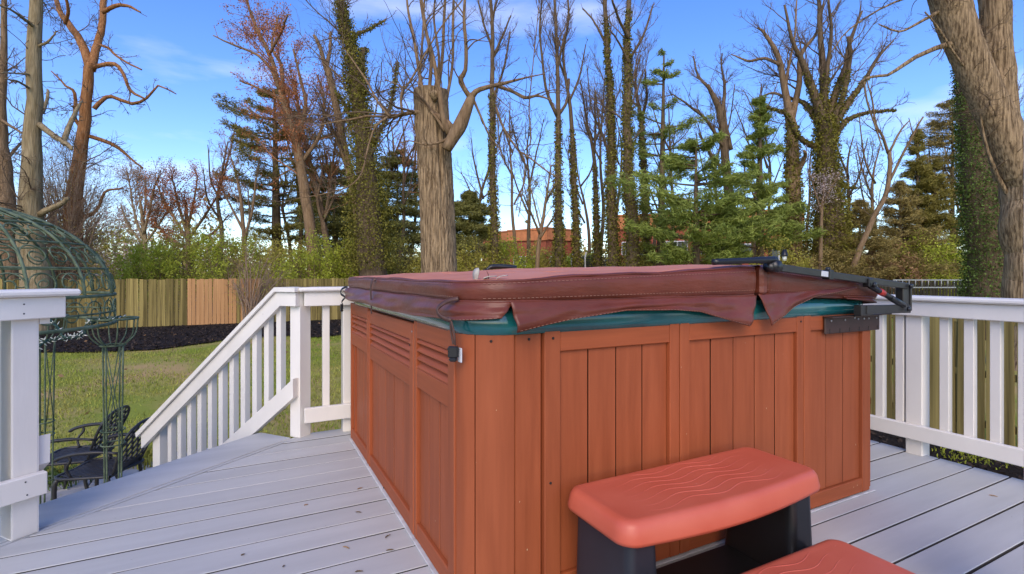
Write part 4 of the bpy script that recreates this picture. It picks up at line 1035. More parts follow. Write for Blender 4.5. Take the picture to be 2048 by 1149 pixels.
def bush(name, label, x, y_top, halfw, depth, mat=NEWL, nl=6000, size=.10, twig=TWIG, clumps=60, thick=None, seed=0, stems=14, cat='bush', sparse=.32, twn=260, base_y=None):
    rng = np.random.default_rng(seed+900)
    b = P(x, 560, depth); gz = float(ground(b[0], b[1])); top = P(x, y_top, depth)[2]; h = top-gz; wr = halfw/FPX*depth; tk = thick or wr*.6
    t = thing(name, label, cat, (b[0], b[1], gz))
    rot = np.array([[CH, -SH], [SH, CH]]).T
    def place(p):  # p: unit coordinates (across, along view, up) -> world
        q = p*np.array((wr, tk, h)); xy = np.column_stack([q[:, 0]*CH+q[:, 1]*SH, -q[:, 0]*SH+q[:, 1]*CH]); return np.column_stack([b[0]+xy[:, 0], b[1]+xy[:, 1], gz+q[:, 2]])
    cc_ = rng.normal(size=(clumps, 3)); cc_ /= np.linalg.norm(cc_, axis=1, keepdims=True); cc_ *= (rng.random((clumps, 1))**.22)
    cc_[:, 2] = .52+cc_[:, 2]*.46*rng.uniform(.75, 1.22, clumps); cc_[:, :2] *= .92
    k_ = rng.integers(0, clumps, nl); sc = rng.uniform(.5, 1.2, clumps)[k_][:, None]
    pl_ = cc_[k_]+rng.normal(0, 1, (nl, 3))*np.array((.12, .12, .075))*sc
    pl_[:, 2] = np.abs(pl_[:, 2])
    # stems fan out from the base
    e = place(cc_[rng.integers(0, clumps, stems)]); s0 = place(np.column_stack([rng.normal(0, .12, stems), rng.normal(0, .12, stems), np.zeros(stems)]))
    tt = np.linspace(0, 1, 7)[None, :, None]; st_ = s0[:, None]*(1-tt)+e[:, None]*tt+np.array((0, 0, 1))*(np.sin(tt*PI)*h*.10)
    st_ += np.cumsum(rng.normal(0, .035, st_.shape), axis=1)*h*.2; rd = np.tile(np.linspace(.030, .010, 7), (stems, 1))
    m = MB().tubes(st_, rd, 5)
    if twn:
        a, ra = grow(st_, rd, twn, (.25, .55), .6, 5, .05, .13, rng, .25, .007); m.tubes(a, ra, 3)
        c3, rc = grow(a, ra, twn*3, (.3, .7), .6, 4, .03, .15, rng, .2, .0055); m.tubes(c3[:, ::2], rc[:, ::2], 3)
    obj('stems_mass' if False else 'branchwork', m, twig, t, kind='stuff')
    if nl: obj('foliage', MB().leaves(place(pl_), size, .6, rng), mat, t, kind='stuff')
    return t

# --- the sawn-off tree in the garden
def sawn_tree():
    d = 13.0; b = P(880, 600, d); gz = float(ground(b[0], b[1]))
    t = thing('sawn_tree', 'thick sawn-off tree trunk with side limbs in front of the board fence', 'tree', (b[0], b[1], gz))
    q = path3([(881, 716, 80), (880, 640, 72), (879, 560, 69), (875, 450, 67), (870, 340, 66), (865, 250, 66), (862, 183, 65)], d, 0, 150)
    n = 128; th = np.linspace(0, 2*PI, n, endpoint=False); rng = np.random.default_rng(5)
    z = q[:, 2][:, None]; T = th[None]
    wob = T+.10*np.sin(z*1.7)+.06*np.sin(z*4.1+2)+.05*np.sin(z*9+T*3)
    rid = np.abs(np.sin(wob*17+.5*np.sin(z*2.6+T*2)))**.6*.6+np.abs(np.sin(wob*26+1.3+.8*np.sin(z*3.7)))**.7*.4
    rid += .25*np.abs(np.sin(z*7.5+6*np.sin(wob*17)))
    r = q[:, 3][:, None]*(1+.04*np.sin(T*2+.4)+.025*np.sin(T*5+z))+.055*(rid-.7)
    # hollow seam facing the camera below the limb
    toward = math.atan2(-b[1], -b[0]); zc = P(0, 330, d)[2]
    seam = np.exp(-(((T-(toward+.35)+PI) % (2*PI)-PI)/.09)**2)*np.exp(-((z-zc)/.95)**2); r = r-.10*seam
    flare = np.exp(-(z-gz)/.35)*.12; r = r+flare*(1+.4*np.sin(T*5))
    V = np.dstack([q[:, 0][:, None]+r*np.cos(T), q[:, 1][:, None]+r*np.sin(T), z+0*T])
    m = MB().grid(V, True, loop=True)
    top = V[-1].copy(); top[:, 2] += .05*np.cos(th-toward-2.4)
    inner = q[-1, :3]+(top-q[-1, :3])*.6; inner[:, 2] -= .03; m.grid(np.array([V[-1], top, inner]), False, loop=True); m.add(inner, [[list(range(n))]])
    obj('trunk', m, BARKF, t)
    kn = MB(); kc = P(868, 190, d-.45); kn.tube(smoothpath([kc+np.array((0, 0, .1)), kc+np.array((.02, -.02, 0)), kc-np.array((0, 0, .16))], 8), [.04, .10, .13, .14, .13, .11, .07, .03], 10); obj('knot', kn, BARKF, t)
    dl = d-.55
    LB = [[(893, 300, 24), (908, 272, 31), (921, 250, 34), (934, 218, 27), (942, 197, 22), (944, 188, 16)],
          [(942, 197, 15), (930, 180, 12), (921, 159, 14), (931, 140, 10), (932, 90, 9), (928, 40, 8), (931, -20, 6)],
          [(942, 196, 16), (954, 182, 13), (978, 174, 11), (1000, 169, 9), (1024, 163, 7), (1055, 155, 4), (1090, 148, 2.5)],
          [(990, 171, 9), (1024, 183, 8), (1051, 196, 8), (1075, 192, 6), (1104, 201, 2.5)],
          [(947, 200, 7), (964, 239, 5), (978, 270, 4), (1000, 300, 3), (1010, 330, 2)],
          [(992, 215, 6), (1004, 250, 6), (1017, 274, 5), (1037, 302, 5), (1050, 325, 4), (1045, 380, 3), (1037, 434, 2)],
          [(1037, 302, 4), (1062, 318, 4), (1090, 340, 3.5), (1115, 356, 2.5)],
          [(1051, 300, 3.5), (1062, 280, 3.5), (1058, 220, 3), (1064, 150, 2.5), (1072, 70, 2), (1078, 10, 1.5)],
          [(905, 258, 16), (892, 243, 15), (874, 231, 13), (850, 226, 12), (825, 225, 11), (800, 231, 10), (775, 235, 8), (740, 232, 6), (700, 240, 5), (650, 248, 3), (600, 262, 2)],
          [(805, 228, 7), (802, 205, 6), (804, 186, 6), (822, 160, 5), (840, 128, 5), (856, 98, 4), (885, 50, 3.5), (925, 0, 3), (935, -20, 2.5)],
          [(775, 235, 6), (750, 255, 5), (735, 300, 4), (724, 345, 4), (700, 372, 3), (650, 388, 2.5), (590, 398, 2)],
          [(780, 234, 6), (756, 205, 5), (735, 165, 5), (715, 135, 4), (690, 100, 3), (668, 75, 2)],
          [(898, 268, 14), (886, 236, 14), (881, 197, 13), (874, 158, 11), (865, 110, 10), (850, 55, 8), (838, -20, 6)],
          [(890, 262, 9), (872, 235, 7), (850, 210, 5), (825, 185, 4), (800, 172, 3), (770, 160, 2)],
          [(906, 272, 8), (880, 285, 6), (850, 290, 4), (820, 282, 3), (800, 287, 2)],
          [(846, 190, 9), (838, 140, 9), (828, 80, 8), (816, 20, 6), (812, -30, 5)], [(858, 190, 9), (862, 120, 9), (852, 60, 8), (842, -10, 6)], [(876, 190, 8), (885, 110, 8), (888, 40, 7), (892, -30, 6)],
          [(893, 200, 8), (905, 130, 7), (906, 50, 7), (908, -30, 6)], [(868, 188, 7), (878, 120, 6), (868, 40, 5), (872, -20, 4)], [(836, 200, 6), (842, 120, 6), (846, 60, 5), (850, -20, 4)]]
    P_, R_ = [], []
    for i, sp in enumerate(LB):
        sp = [(x, y, w_*.84) for x, y, w_ in sp]
        l = path3(sp, dl if i < 15 else d, RG.uniform(-.8, .8) if i not in (0, 12) else 0, 15)
        obj('limb', MB().tube(l[:, :3], l[:, 3], 8), BARK, t); P_.append(l[:, :3]); R_.append(l[:, 3])
    P_, R_ = np.array(P_), np.array(R_); rng = np.random.default_rng(8)
    m = MB(); a, ra = grow(P_[1:], R_[1:], 120, (.2, .55), .7, 7, .05, .13, rng, .1, .009); m.tubes(a, ra, 4)
    b2, rb = grow(a, ra, 300, (.25, .6), .7, 5, .0, .14, rng, .1, .006); m.tubes(b2, rb, 3)
    c3, rc = grow(b2, rb, 1500, (.3, .7), .7, 4, 0, .14, rng, .1, .0035); m.tubes(c3, rc, 3)
    # long pendulous twigs
    e, re = grow(P_[1:11], R_[1:11], 26, (.5, .9), .9, 8, -.10, .10, rng, .3, .008); m.tubes(e, re, 4)
    obj('crown', m, TWIG, t, kind='stuff')
sawn_tree()

# --- garden and wood trees, measured one by one
tree('dead_tree', 'pale grey dead tree with short snapped branches rising through the gazebo dome', 18, [(72, 690, 66), (66, 560, 50), (64, 430, 40), (69, 250, 28), (73, 100, 24), (78, -60, 19)],
     [[(70, 55, 7), (50, 40, 6), (25, 22, 4), (0, 10, 3)], [(72, 95, 6), (95, 85, 5), (110, 70, 3), (118, 60, 2)], [(66, 230, 8), (85, 225, 7), (95, 190, 6), (97, 182, 4)], [(62, 180, 5), (40, 165, 4), (15, 160, 2)], [(80, 250, 12), (105, 268, 11), (128, 281, 10), (140, 290, 6)], [(128, 282, 10), (143, 240, 9), (156, 208, 6), (163, 198, 3)], [(64, 150, 4), (30, 148, 3), (6, 147, 2)], [(78, 430, 12), (112, 412, 11), (138, 397, 7)]],
     n=(100, 320, 600), bark=BARKG, twig=TWIG, up=.0, ang=1.2, ln=(.06, .2), curl=.18, seed=1, tmin=.1)
tree('dead_tree', 'dark leaning trunk with broken twigs at the very edge behind the dead grey tree', 20, [(12, 640, 42), (8, 480, 38), (4, 350, 30), (-2, 250, 20), (3, 120, 12), (6, -40, 8)], [[(2, 240, 6), (30, 255, 5), (52, 268, 3)], [(10, 325, 7), (38, 290, 5), (55, 272, 3)]], n=(40, 120, 240), bark=BARK, up=0, ang=1.1, ln=(.1, .25), seed=2)
tree('forked_tree', 'orange brown forked tree with crooked bare limbs near the gazebo', 23, [(138, 640, 40), (148, 450, 32), (163, 330, 24), (177, 225, 20), (181, 150, 18), (184, 128, 15)],
     [[(181, 140, 17), (162, 85, 15), (138, 48, 13), (118, 22, 10), (104, -20, 8)], [(182, 140, 17), (193, 85, 14), (203, 32, 13), (205, -30, 10)], [(188, 218, 9), (205, 200, 8), (222, 193, 7), (262, 208, 7), (292, 196, 5), (315, 172, 4), (352, 187, 2)], [(190, 134, 9), (228, 128, 8), (248, 152, 6), (260, 178, 6), (290, 195, 3)], [(198, 90, 5), (218, 98, 5), (240, 118, 4), (282, 140, 3)], [(176, 272, 8), (210, 282, 8), (242, 300, 6), (285, 335, 3)], [(206, 25, 8), (228, 14, 8), (252, 14, 6), (282, 28, 3)], [(130, 48, 7), (138, 20, 6), (134, -15, 5)], [(168, 262, 8), (150, 235, 6), (150, 185, 6), (130, 168, 4), (98, 135, 2)], [(150, 440, 12), (190, 425, 6), (215, 390, 5), (250, 380, 3)]],
     n=(90, 340, 900), bark=BARKO, twig=TWIG, up=.02, ang=.9, ln=(.15, .38), curl=.2, seed=3, drift=1.5)
bush('vine_thicket', 'tangled brown thicket of dead vines between the two big bare trunks', 130, 290, 85, 22.5, BROWNL, 5000, .06, TWIGB, 50, seed=4, stems=130, twn=1100, cat='thicket')
tree('small_bare_tree', 'small pale bare tree with fanning beige twigs beyond the fence', 33, [(288, 540, 10), (287, 470, 8), (284, 430, 6), (280, 400, 4)],
     [[(287, 480, 6), (270, 430, 4), (262, 380, 3), (255, 345, 2)], [(287, 470, 6), (300, 420, 4), (310, 370, 3), (318, 345, 2)], [(285, 450, 5), (290, 400, 4), (285, 350, 2)], [(286, 490, 5), (255, 450, 4), (240, 410, 2)], [(288, 490, 5), (325, 440, 4), (345, 410, 2)]], n=(90, 420, 1700), bark=BARKG, twig=TWIGB, up=.06, ang=.5, seed=5, rmin=.011, buds=(5000, .08, DEADL, .16))
tree('small_bare_tree', 'small bushy tree with dense reddish bare twigs beyond the fence', 32, [(378, 540, 14), (375, 470, 10), (372, 430, 7), (370, 400, 4)],
     [[(375, 480, 7), (345, 430, 5), (325, 395, 4), (315, 370, 2)], [(375, 470, 7), (360, 420, 5), (350, 375, 3), (345, 355, 2)], [(374, 460, 6), (385, 410, 5), (392, 370, 3), (395, 350, 2)], [(376, 480, 6), (410, 430, 5), (430, 395, 3), (440, 375, 2)], [(377, 500, 6), (425, 465, 5), (455, 430, 2)], [(375, 500, 6), (330, 470, 5), (305, 440, 2)]],
     n=(110, 520, 2000), bark=BARK, twig=TWIGR, up=.05, ang=.55, seed=6, rmin=.011, buds=(11000, .09, REDBUD, .16))
tree('slender_bare_tree', 'slender grey tree with three upright bare stems right of the reddish bushy tree', 30, [(490, 540, 10), (488, 470, 8), (482, 400, 6), (470, 340, 4), (460, 310, 2)],
     [[(488, 480, 6), (505, 420, 5), (512, 360, 3), (520, 320, 2)], [(486, 460, 6), (460, 410, 4), (440, 370, 3), (425, 340, 2)], [(488, 500, 5), (498, 440, 4), (495, 380, 2)]], n=(40, 160, 420), twig=TWIGB, bark=BARK, seed=7, ang=.5)
conifer('white_pine', 'dark layered pine tree with reddish branches showing behind the fence', 33, 555, 178, 480, 150, 19, PINED, BARKD, 150, .26, seed=8, trunk_w=24, lean=-6, sparse=.25, spread=.15)
tree('red_maple', 'tall budding red maple with upswept reddish limbs in front of the dark pine', 28, [(628, 540, 26), (622, 480, 22), (603, 350, 19), (582, 250, 16), (560, 180, 13), (545, 140, 10)],
     [[(560, 180, 10), (545, 130, 9), (528, 90, 8), (508, 50, 6), (490, 0, 4)], [(565, 190, 9), (562, 130, 7), (545, 90, 5), (560, 30, 3)], [(580, 240, 9), (560, 200, 7), (520, 180, 5), (480, 165, 3)], [(590, 280, 9), (610, 220, 8), (600, 160, 6), (585, 100, 4)], [(548, 145, 7), (515, 110, 5), (470, 90, 4), (430, 70, 2)], [(600, 330, 9), (640, 270, 7), (650, 200, 5), (640, 150, 3)], [(538, 110, 6), (560, 70, 5), (575, 30, 3)], [(585, 260, 8), (555, 240, 6), (520, 235, 4), (490, 215, 2)]],
     n=(110, 520, 1700), bark=BARK, twig=TWIGR, up=.05, ang=.6, seed=9, rmin=.012, buds=(10000, .10, REDBUD, .12))
tree('leaning_bare_tree', 'leaning bare tree with a forked snapped top beside the ivy-clad trunk', 27, [(722, 540, 22), (716, 450, 19), (704, 370, 17), (690, 310, 16), (672, 225, 15), (656, 150, 13), (648, 128, 10)],
     [[(655, 148, 10), (640, 100, 8), (628, 75, 6)], [(652, 140, 10), (659, 100, 7), (660, 68, 5)], [(700, 350, 8), (675, 280, 6), (655, 240, 4), (640, 200, 2)]], n=(70, 300, 900), bark=BARK, twig=TWIG, ang=.6, seed=10)
tree('slim_bare_tree', 'slim bare tree with upright brown stems left of the leaning tree', 31, [(660, 540, 14), (648, 450, 12), (630, 360, 10), (612, 280, 7), (600, 220, 5), (588, 160, 3)],
     [[(648, 450, 7), (660, 370, 6), (668, 300, 4), (672, 250, 2)], [(635, 380, 7), (605, 320, 5), (585, 260, 4), (570, 210, 2)]], n=(80, 360, 1000), bark=BARK, twig=TWIGR, ang=.45, seed=11)
tree('ivy_tree', 'thick trunk wrapped in shaggy olive ivy with a broken stub near its top', 25, [(752, 560, 56), (747, 470, 52), (742, 380, 44), (735, 280, 34), (722, 190, 28), (706, 110, 21), (691, 50, 18), (677, -20, 14)],
     [[(722, 190, 16), (724, 140, 13), (726, 105, 12), (728, 95, 9)], [(702, 90, 8), (715, 70, 7), (740, 58, 6), (772, 40, 4)], [(740, 300, 9), (770, 240, 7), (785, 180, 5), (790, 120, 3)], [(735, 270, 8), (700, 230, 6), (680, 190, 4)]], n=(60, 260, 700), bark=BARKD, twig=TWIG, up=.05, seed=12, ivy=(540, 5, 2.4), ivyden=1.7, ivy_limbs=True)
for i, (x, yt, yl, hw, lb, dd_) in enumerate(((668, 330, 540, 55, 'dark hemlock behind the leaning bare tree, low and bushy', 34), (795, 300, 540, 62, 'dark hemlock between the ivy-wrapped trunk and the sawn-off trunk', 35), (938, 385, 545, 40, 'small dark hemlock just right of the sawn-off trunk', 33), (730, 365, 545, 60, 'broad dark hemlock at the foot of the ivy-wrapped trunk', 36))):
    conifer('hemlock', lb, dd_, x, yt, yl, hw*1.7, 22, HEML, BARKD, 170, .24, droop=.8, shape='pine', seed=20+i, trunk_w=12, sparse=.1, spread=.28)
ivyt = [
 ('slim ivy-clad trunk standing first right of the sawn-off trunk', 28, [(991, 540, 24), (989, 420, 19), (987, 320, 16), (984, 180, 13), (984, 60, 10), (978, -30, 8)], [[(984, 120, 6), (1000, 80, 5), (1018, 30, 3)], [(986, 200, 6), (1010, 130, 4), (1025, 60, 3)], [(983, 90, 5), (968, 50, 4), (955, 0, 3)], [(983, 60, 5), (990, 20, 4), (1005, -30, 3)]], (540, 190, 1.4)),
 ('tall thin trunk with ivy on its lower half and three upright limbs', 29, [(1120, 540, 26), (1117, 420, 19), (1115, 300, 15), (1114, 230, 13), (1112, 100, 9), (1107, -30, 7)], [[(1114, 232, 8), (1095, 190, 6), (1086, 140, 5), (1080, 60, 4), (1084, -20, 3)], [(1114, 235, 7), (1132, 205, 6), (1138, 160, 5)], [(1113, 150, 6), (1125, 90, 4), (1140, 30, 3)]], (540, 240, 1.3)),
 ('thin wavy trunk close beside the tall trunk with three upright limbs', 30, [(1155, 540, 20), (1151, 440, 17), (1147, 340, 14), (1142, 220, 10), (1131, 150, 8), (1128, 100, 7), (1138, 40, 6), (1134, -20, 5)], [[(1132, 160, 5), (1118, 120, 4), (1105, 70, 3)], [(1140, 200, 5), (1160, 150, 4), (1170, 90, 2)]], (540, 260, 1.2)),
 ('pair-like thin crooked trunk bare above its ivy between two straight trunks', 31, [(1196, 540, 20), (1193, 440, 14), (1190, 350, 11), (1186, 295, 9), (1175, 250, 7), (1166, 190, 4), (1160, 160, 3)], [[(1188, 310, 6), (1192, 250, 5), (1190, 180, 3)], [(1178, 260, 5), (1190, 280, 4), (1208, 230, 3)]], (540, 330, 1.2)),
 ('straight tall ivy-covered trunk, thinner of the two tallest straight ones', 27, [(1226, 560, 32), (1224, 460, 28), (1222, 350, 23), (1220, 200, 17), (1212, 60, 12), (1207, -40, 10)], [[(1222, 320, 6), (1200, 250, 4), (1190, 180, 2)], [(1213, 90, 6), (1190, 50, 4), (1165, 20, 3)]], (560, 40, 1.1)),
 ('straight tall ivy-covered trunk, thickest of the row, branching near the top', 26, [(1262, 560, 40), (1261, 460, 34), (1259, 350, 26), (1258, 180, 20), (1257, 60, 15), (1262, -40, 11)], [[(1258, 80, 7), (1238, 40, 5), (1225, 0, 4)], [(1259, 120, 6), (1285, 70, 5), (1302, 10, 3)], [(1258, 130, 6), (1240, 90, 4), (1220, 60, 3)]], (560, 20, 1.2)),
 ('ivy trunk with crooked bare top behind the thickest straight trunk', 31, [(1292, 540, 22), (1290, 420, 17), (1287, 310, 15), (1284, 235, 12), (1275, 190, 8), (1272, 150, 5), (1282, 110, 3)], [[(1284, 240, 7), (1294, 190, 5), (1290, 140, 3)], [(1280, 215, 6), (1262, 200, 4), (1250, 150, 3)]], (540, 230, 1.2)),
]
for i, (lb, dp, tr, lm, iv) in enumerate(ivyt):
    tr = [(x, y, w_*.74) for x, y, w_ in tr]
    tree('ivy_tree', lb, dp, tr, lm, n=(34, 190, 800), bark=BARKD, twig=TWIG, up=.13, ang=.55, ln=(.12, .42), curl=.09, seed=30+i, ivy=iv, ivyden=.75, tmin=.42, group='slim ivy-clad trees beyond the fence')
conifer('white_pine', 'tall thin pine with sparse tufted crown right of the ivy trunks', 29, 1320, 105, 500, 95, 18, PINE, BARKD, 75, .26, seed=40, trunk_w=20, lean=8, sparse=.45, spread=.13)
conifer('white_pine', 'soft bright green pine spreading wide low branches above the tub cover', 24, 1392, 285, 530, 165, 14, PINE, BARKD, 150, .30, seed=41, trunk_w=20, sparse=.34, spread=.15)
conifer('white_pine', 'conical green pine with dense top left of the double bare trunk', 27, 1520, 190, 500, 88, 18, PINE, BARKD, 110, .28, shape='cone', seed=42, trunk_w=20, sparse=.32, spread=.15)
conifer('white_pine', 'small soft green pine low between the bright pine and conical pine', 25, 1455, 400, 530, 80, 9, PINE, BARKD, 150, .28, seed=43, trunk_w=12, sparse=.3, spread=.15)
tree('bare_tree', 'bare dark tree with crooked limbs rising out of the soft green pine', 30, [(1470, 540, 28), (1466, 440, 22), (1455, 330, 17), (1442, 240, 14), (1430, 200, 11), (1415, 170, 7)],
     [[(1440, 240, 9), (1450, 190, 7), (1446, 140, 4), (1442, 100, 3)], [(1420, 180, 7), (1395, 150, 5), (1380, 110, 3)], [(1450, 300, 8), (1410, 240, 6), (1370, 210, 4), (1340, 190, 2)], [(1462, 300, 8), (1452, 230, 6), (1455, 160, 3)], [(1460, 360, 8), (1425, 310, 6), (1405, 270, 4)]], n=(60, 280, 800), bark=BARKD, twig=TWIG, seed=44, ang=.7, up=.07)
tree('bare_tree', 'bare tree with two tall forking trunks before the huge ivy-clad tree', 28.5, [(1590, 560, 36), (1588, 450, 32), (1586, 340, 26), (1584, 260, 21), (1580, 225, 18)],
     [[(1581, 240, 15), (1568, 170, 13), (1556, 110, 10), (1535, 75, 7), (1520, 60, 4)], [(1583, 240, 15), (1598, 170, 11), (1604, 110, 9), (1640, 60, 5), (1650, 0, 3)], [(1560, 130, 7), (1530, 118, 6), (1495, 122, 5), (1462, 108, 2)], [(1570, 180, 7), (1580, 120, 5), (1590, 60, 4), (1592, 0, 3)], [(1588, 360, 12), (1605, 320, 9), (1612, 300, 5)], [(1586, 210, 6), (1550, 185, 5), (1520, 190, 2)]], n=(70, 300, 900), bark=BARK, twig=TWIG, seed=45, ang=.65, up=.07, ivy=(560, 250, .9), ivyden=.8)
tree('ivy_tree', 'huge ivy-clad tree whose spreading bare limbs fan out against the sky', 28, [(1660, 560, 76), (1657, 470, 60), (1655, 400, 46), (1651, 330, 36), (1648, 270, 30), (1645, 235, 24)],
     [[(1646, 250, 20), (1625, 185, 16), (1602, 130, 11), (1575, 80, 7), (1556, 10, 4)], [(1646, 240, 20), (1648, 160, 15), (1640, 90, 11), (1636, 20, 8), (1628, -30, 5)], [(1650, 250, 18), (1676, 180, 14), (1692, 130, 11), (1700, 80, 8), (1722, 20, 4)], [(1655, 270, 18), (1690, 215, 14), (1728, 165, 9), (1750, 120, 6), (1780, 85, 3)], [(1652, 260, 14), (1690, 190, 10), (1700, 120, 9), (1697, 75, 7)], [(1660, 290, 13), (1690, 245, 10), (1730, 232, 8), (1790, 225, 3)], [(1644, 255, 14), (1612, 210, 11), (1590, 200, 7), (1560, 195, 4)], [(1640, 300, 12), (1600, 275, 9), (1565, 225, 6), (1530, 215, 3)], [(1645, 230, 12), (1655, 150, 9), (1668, 70, 6), (1665, 0, 4)], [(1655, 330, 14), (1690, 370, 8), (1720, 380, 4)]],
     n=(90, 400, 1300), bark=BARKD, twig=TWIG, seed=46, ang=.55, up=.06, ivy=(560, 150, 1.15), ivyden=1.15, ivy_limbs=True)
tree('leaning_sapling', 'thin leaning bare sapling arching over the brown shrubs', 26.5, [(1700, 560, 12), (1715, 510, 11), (1745, 440, 10), (1772, 386, 9), (1778, 330, 8), (1777, 305, 7)],
     [[(1777, 308, 6), (1765, 275, 5), (1750, 250, 4), (1742, 200, 3), (1732, 165, 2)], [(1775, 370, 6), (1800, 320, 5), (1822, 280, 4), (1848, 235, 3)], [(1777, 310, 5), (1795, 270, 4), (1815, 240, 2)]], n=(26, 90, 160), bark=BARK, twig=TWIG, seed=47, ang=.6)
for i, (x, yt, yl, hw, mt, lb, dd_) in enumerate(((1720, 400, 560, 62, BROWNL, 'brownish juniper right of the huge ivy-clad tree', 28), (1800, 365, 560, 70, BROWNL, 'olive brown juniper under the arching sapling', 29), (1870, 320, 560, 62, PINED, 'dark ragged evergreen left of the ivy column', 30), (1905, 200, 470, 75, BROWNL, 'tall reddish brown dying pine behind the big forked tree', 31), (1670, 440, 560, 45, BROWNL, 'low brown juniper at the foot of the huge ivy-clad tree', 27.5), (1835, 260, 520, 40, PINED, 'thin dark evergreen tip rising over the olive juniper', 30))):
    conifer('juniper' if i != 3 else 'dying_pine', lb, dd_, x, yt, yl, hw*1.3, 22, mt, BARKD, 150, .19, shape='cone' if i not in (3,) else 'pine', seed=60+i, trunk_w=12, sparse=.32, spread=.34)
tree('ivy_tree', 'column of dense dark green ivy on a trunk behind the big forked tree', 17.5, [(1996, 640, 80), (1990, 520, 72), (1978, 420, 62), (1964, 300, 50), (1951, 190, 38), (1940, 110, 26)], [], n=(30, 90, 160), bark=BARKD, twig=TWIG, ln=(.08, .2), seed=70, ivy=(640, 100, .9), ivymat=IVYG, ivyden=2.2)
tree('forked_tree', 'big grey-brown forked tree towering just behind the white railing', 12, [(2058, 734, 96), (2056, 640, 86), (2054, 520, 82), (2046, 420, 86), (2036, 340, 88), (2028, 305, 80)],
     [[(2036, 350, 74), (2008, 265, 66), (1977, 200, 60), (1940, 100, 60), (1908, 10, 64), (1885, -60, 60)], [(2034, 340, 66), (2016, 260, 54), (2010, 180, 50), (2003, 60, 50), (2000, -60, 48)], [(1935, 78, 14), (1890, 92, 11), (1855, 105, 9), (1812, 130, 8), (1780, 150, 6), (1745, 155, 5), (1728, 166, 4)], [(1728, 164, 4), (1735, 205, 3.5), (1752, 255, 3), (1770, 300, 2)], [(1900, 10, 8), (1850, 40, 6), (1800, 62, 4), (1760, 50, 2.5)], [(2030, 420, 9), (1985, 330, 6), (1960, 240, 4), (1950, 180, 2.5)], [(1905, 0, 7), (1860, -10, 5), (1790, 5, 4), (1700, 60, 3), (1660, 110, 2)], [(1960, 160, 6), (1925, 130, 4.5), (1880, 60, 3.5), (1850, 20, 2.5)]],
     n=(80, 300, 800), bark=BARKF, twig=TWIG, seed=71, ang=.9, ln=(.10, .3), curl=.16, drift=.4, sides=20, rmin=.005, rough_bark=(.022, 19, 29))
# --- thin saplings that fill the gaps between the larger trunks
_sr = random.Random(5)
_sl = ['just right of the bushy reddish tree', 'in the dark layered pine, behind the red maple trunk', 'touching the red maple trunk', 'left of the leaning forked trunk', 'crossing behind the leaning forked trunk', 'just right of the shaggy ivy trunk', 'midway between the shaggy ivy trunk and sawn-off trunk', 'almost touching the side of the sawn-off trunk', 'between the sawn-off trunk and first slim ivy trunk', 'rising before the left corner of the low brick building', 'rising before the middle of the low brick building', 'right of the wavy thin trunk', 'left of the thinner of the two tallest straight trunks', 'between the two tallest straight ivy trunks', 'behind the tall thin tufted pine', 'between the tufted pine and the soft green pine', 'rising out of the soft green pine', 'left of the conical pine top', 'between the conical pine and the double bare trunk', 'against the left side of the huge ivy-clad tree', 'right of the huge ivy-clad tree', 'under the arching bare sapling', 'behind the reddish brown dying pine', 'just left of the dense ivy column']
for k_, x0 in enumerate((432, 585, 612, 655, 682, 768, 800, 822, 958, 1032, 1052, 1175, 1208, 1242, 1305, 1345, 1425, 1505, 1545, 1620, 1690, 1740, 1860, 1900)):
    x0 += _sr.uniform(-8, 8); yt = _sr.uniform(150, 330) if x0 < 1680 else _sr.uniform(270, 360); le = _sr.uniform(-26, 26); w0 = _sr.uniform(7, 11)
    mid = [(x0+le*f+_sr.uniform(-7, 7), 545+(yt-545)*f, w0*(1-f*.8)) for f in (0, .3, .55, .8, 1)]
    lb = []
    for f in (.4, .55, .7):
        bx, by = x0+le*f, 545+(yt-545)*f; sd_ = _sr.choice((-1, 1)); lb.append([(bx, by, w0*.45), (bx+sd_*_sr.uniform(14, 26), by-_sr.uniform(40, 70), w0*.32), (bx+sd_*_sr.uniform(24, 46), by-_sr.uniform(95, 150), 1.5)])
    tree('bare_sapling', 'thin bare sapling '+_sl[k_], _sr.uniform(30, 38), mid, lb, n=(26, 110, 300), bark=BARK if k_ % 2 else BARKD, twig=TWIGR if x0 < 850 else TWIG, up=.05, ang=.6, curl=.15, seed=200+k_, rmin=.010, sides=6, group='thin bare saplings beyond the fence', buds=(500, .08, DEADL if x0 < 850 else OLIVEL, .12))
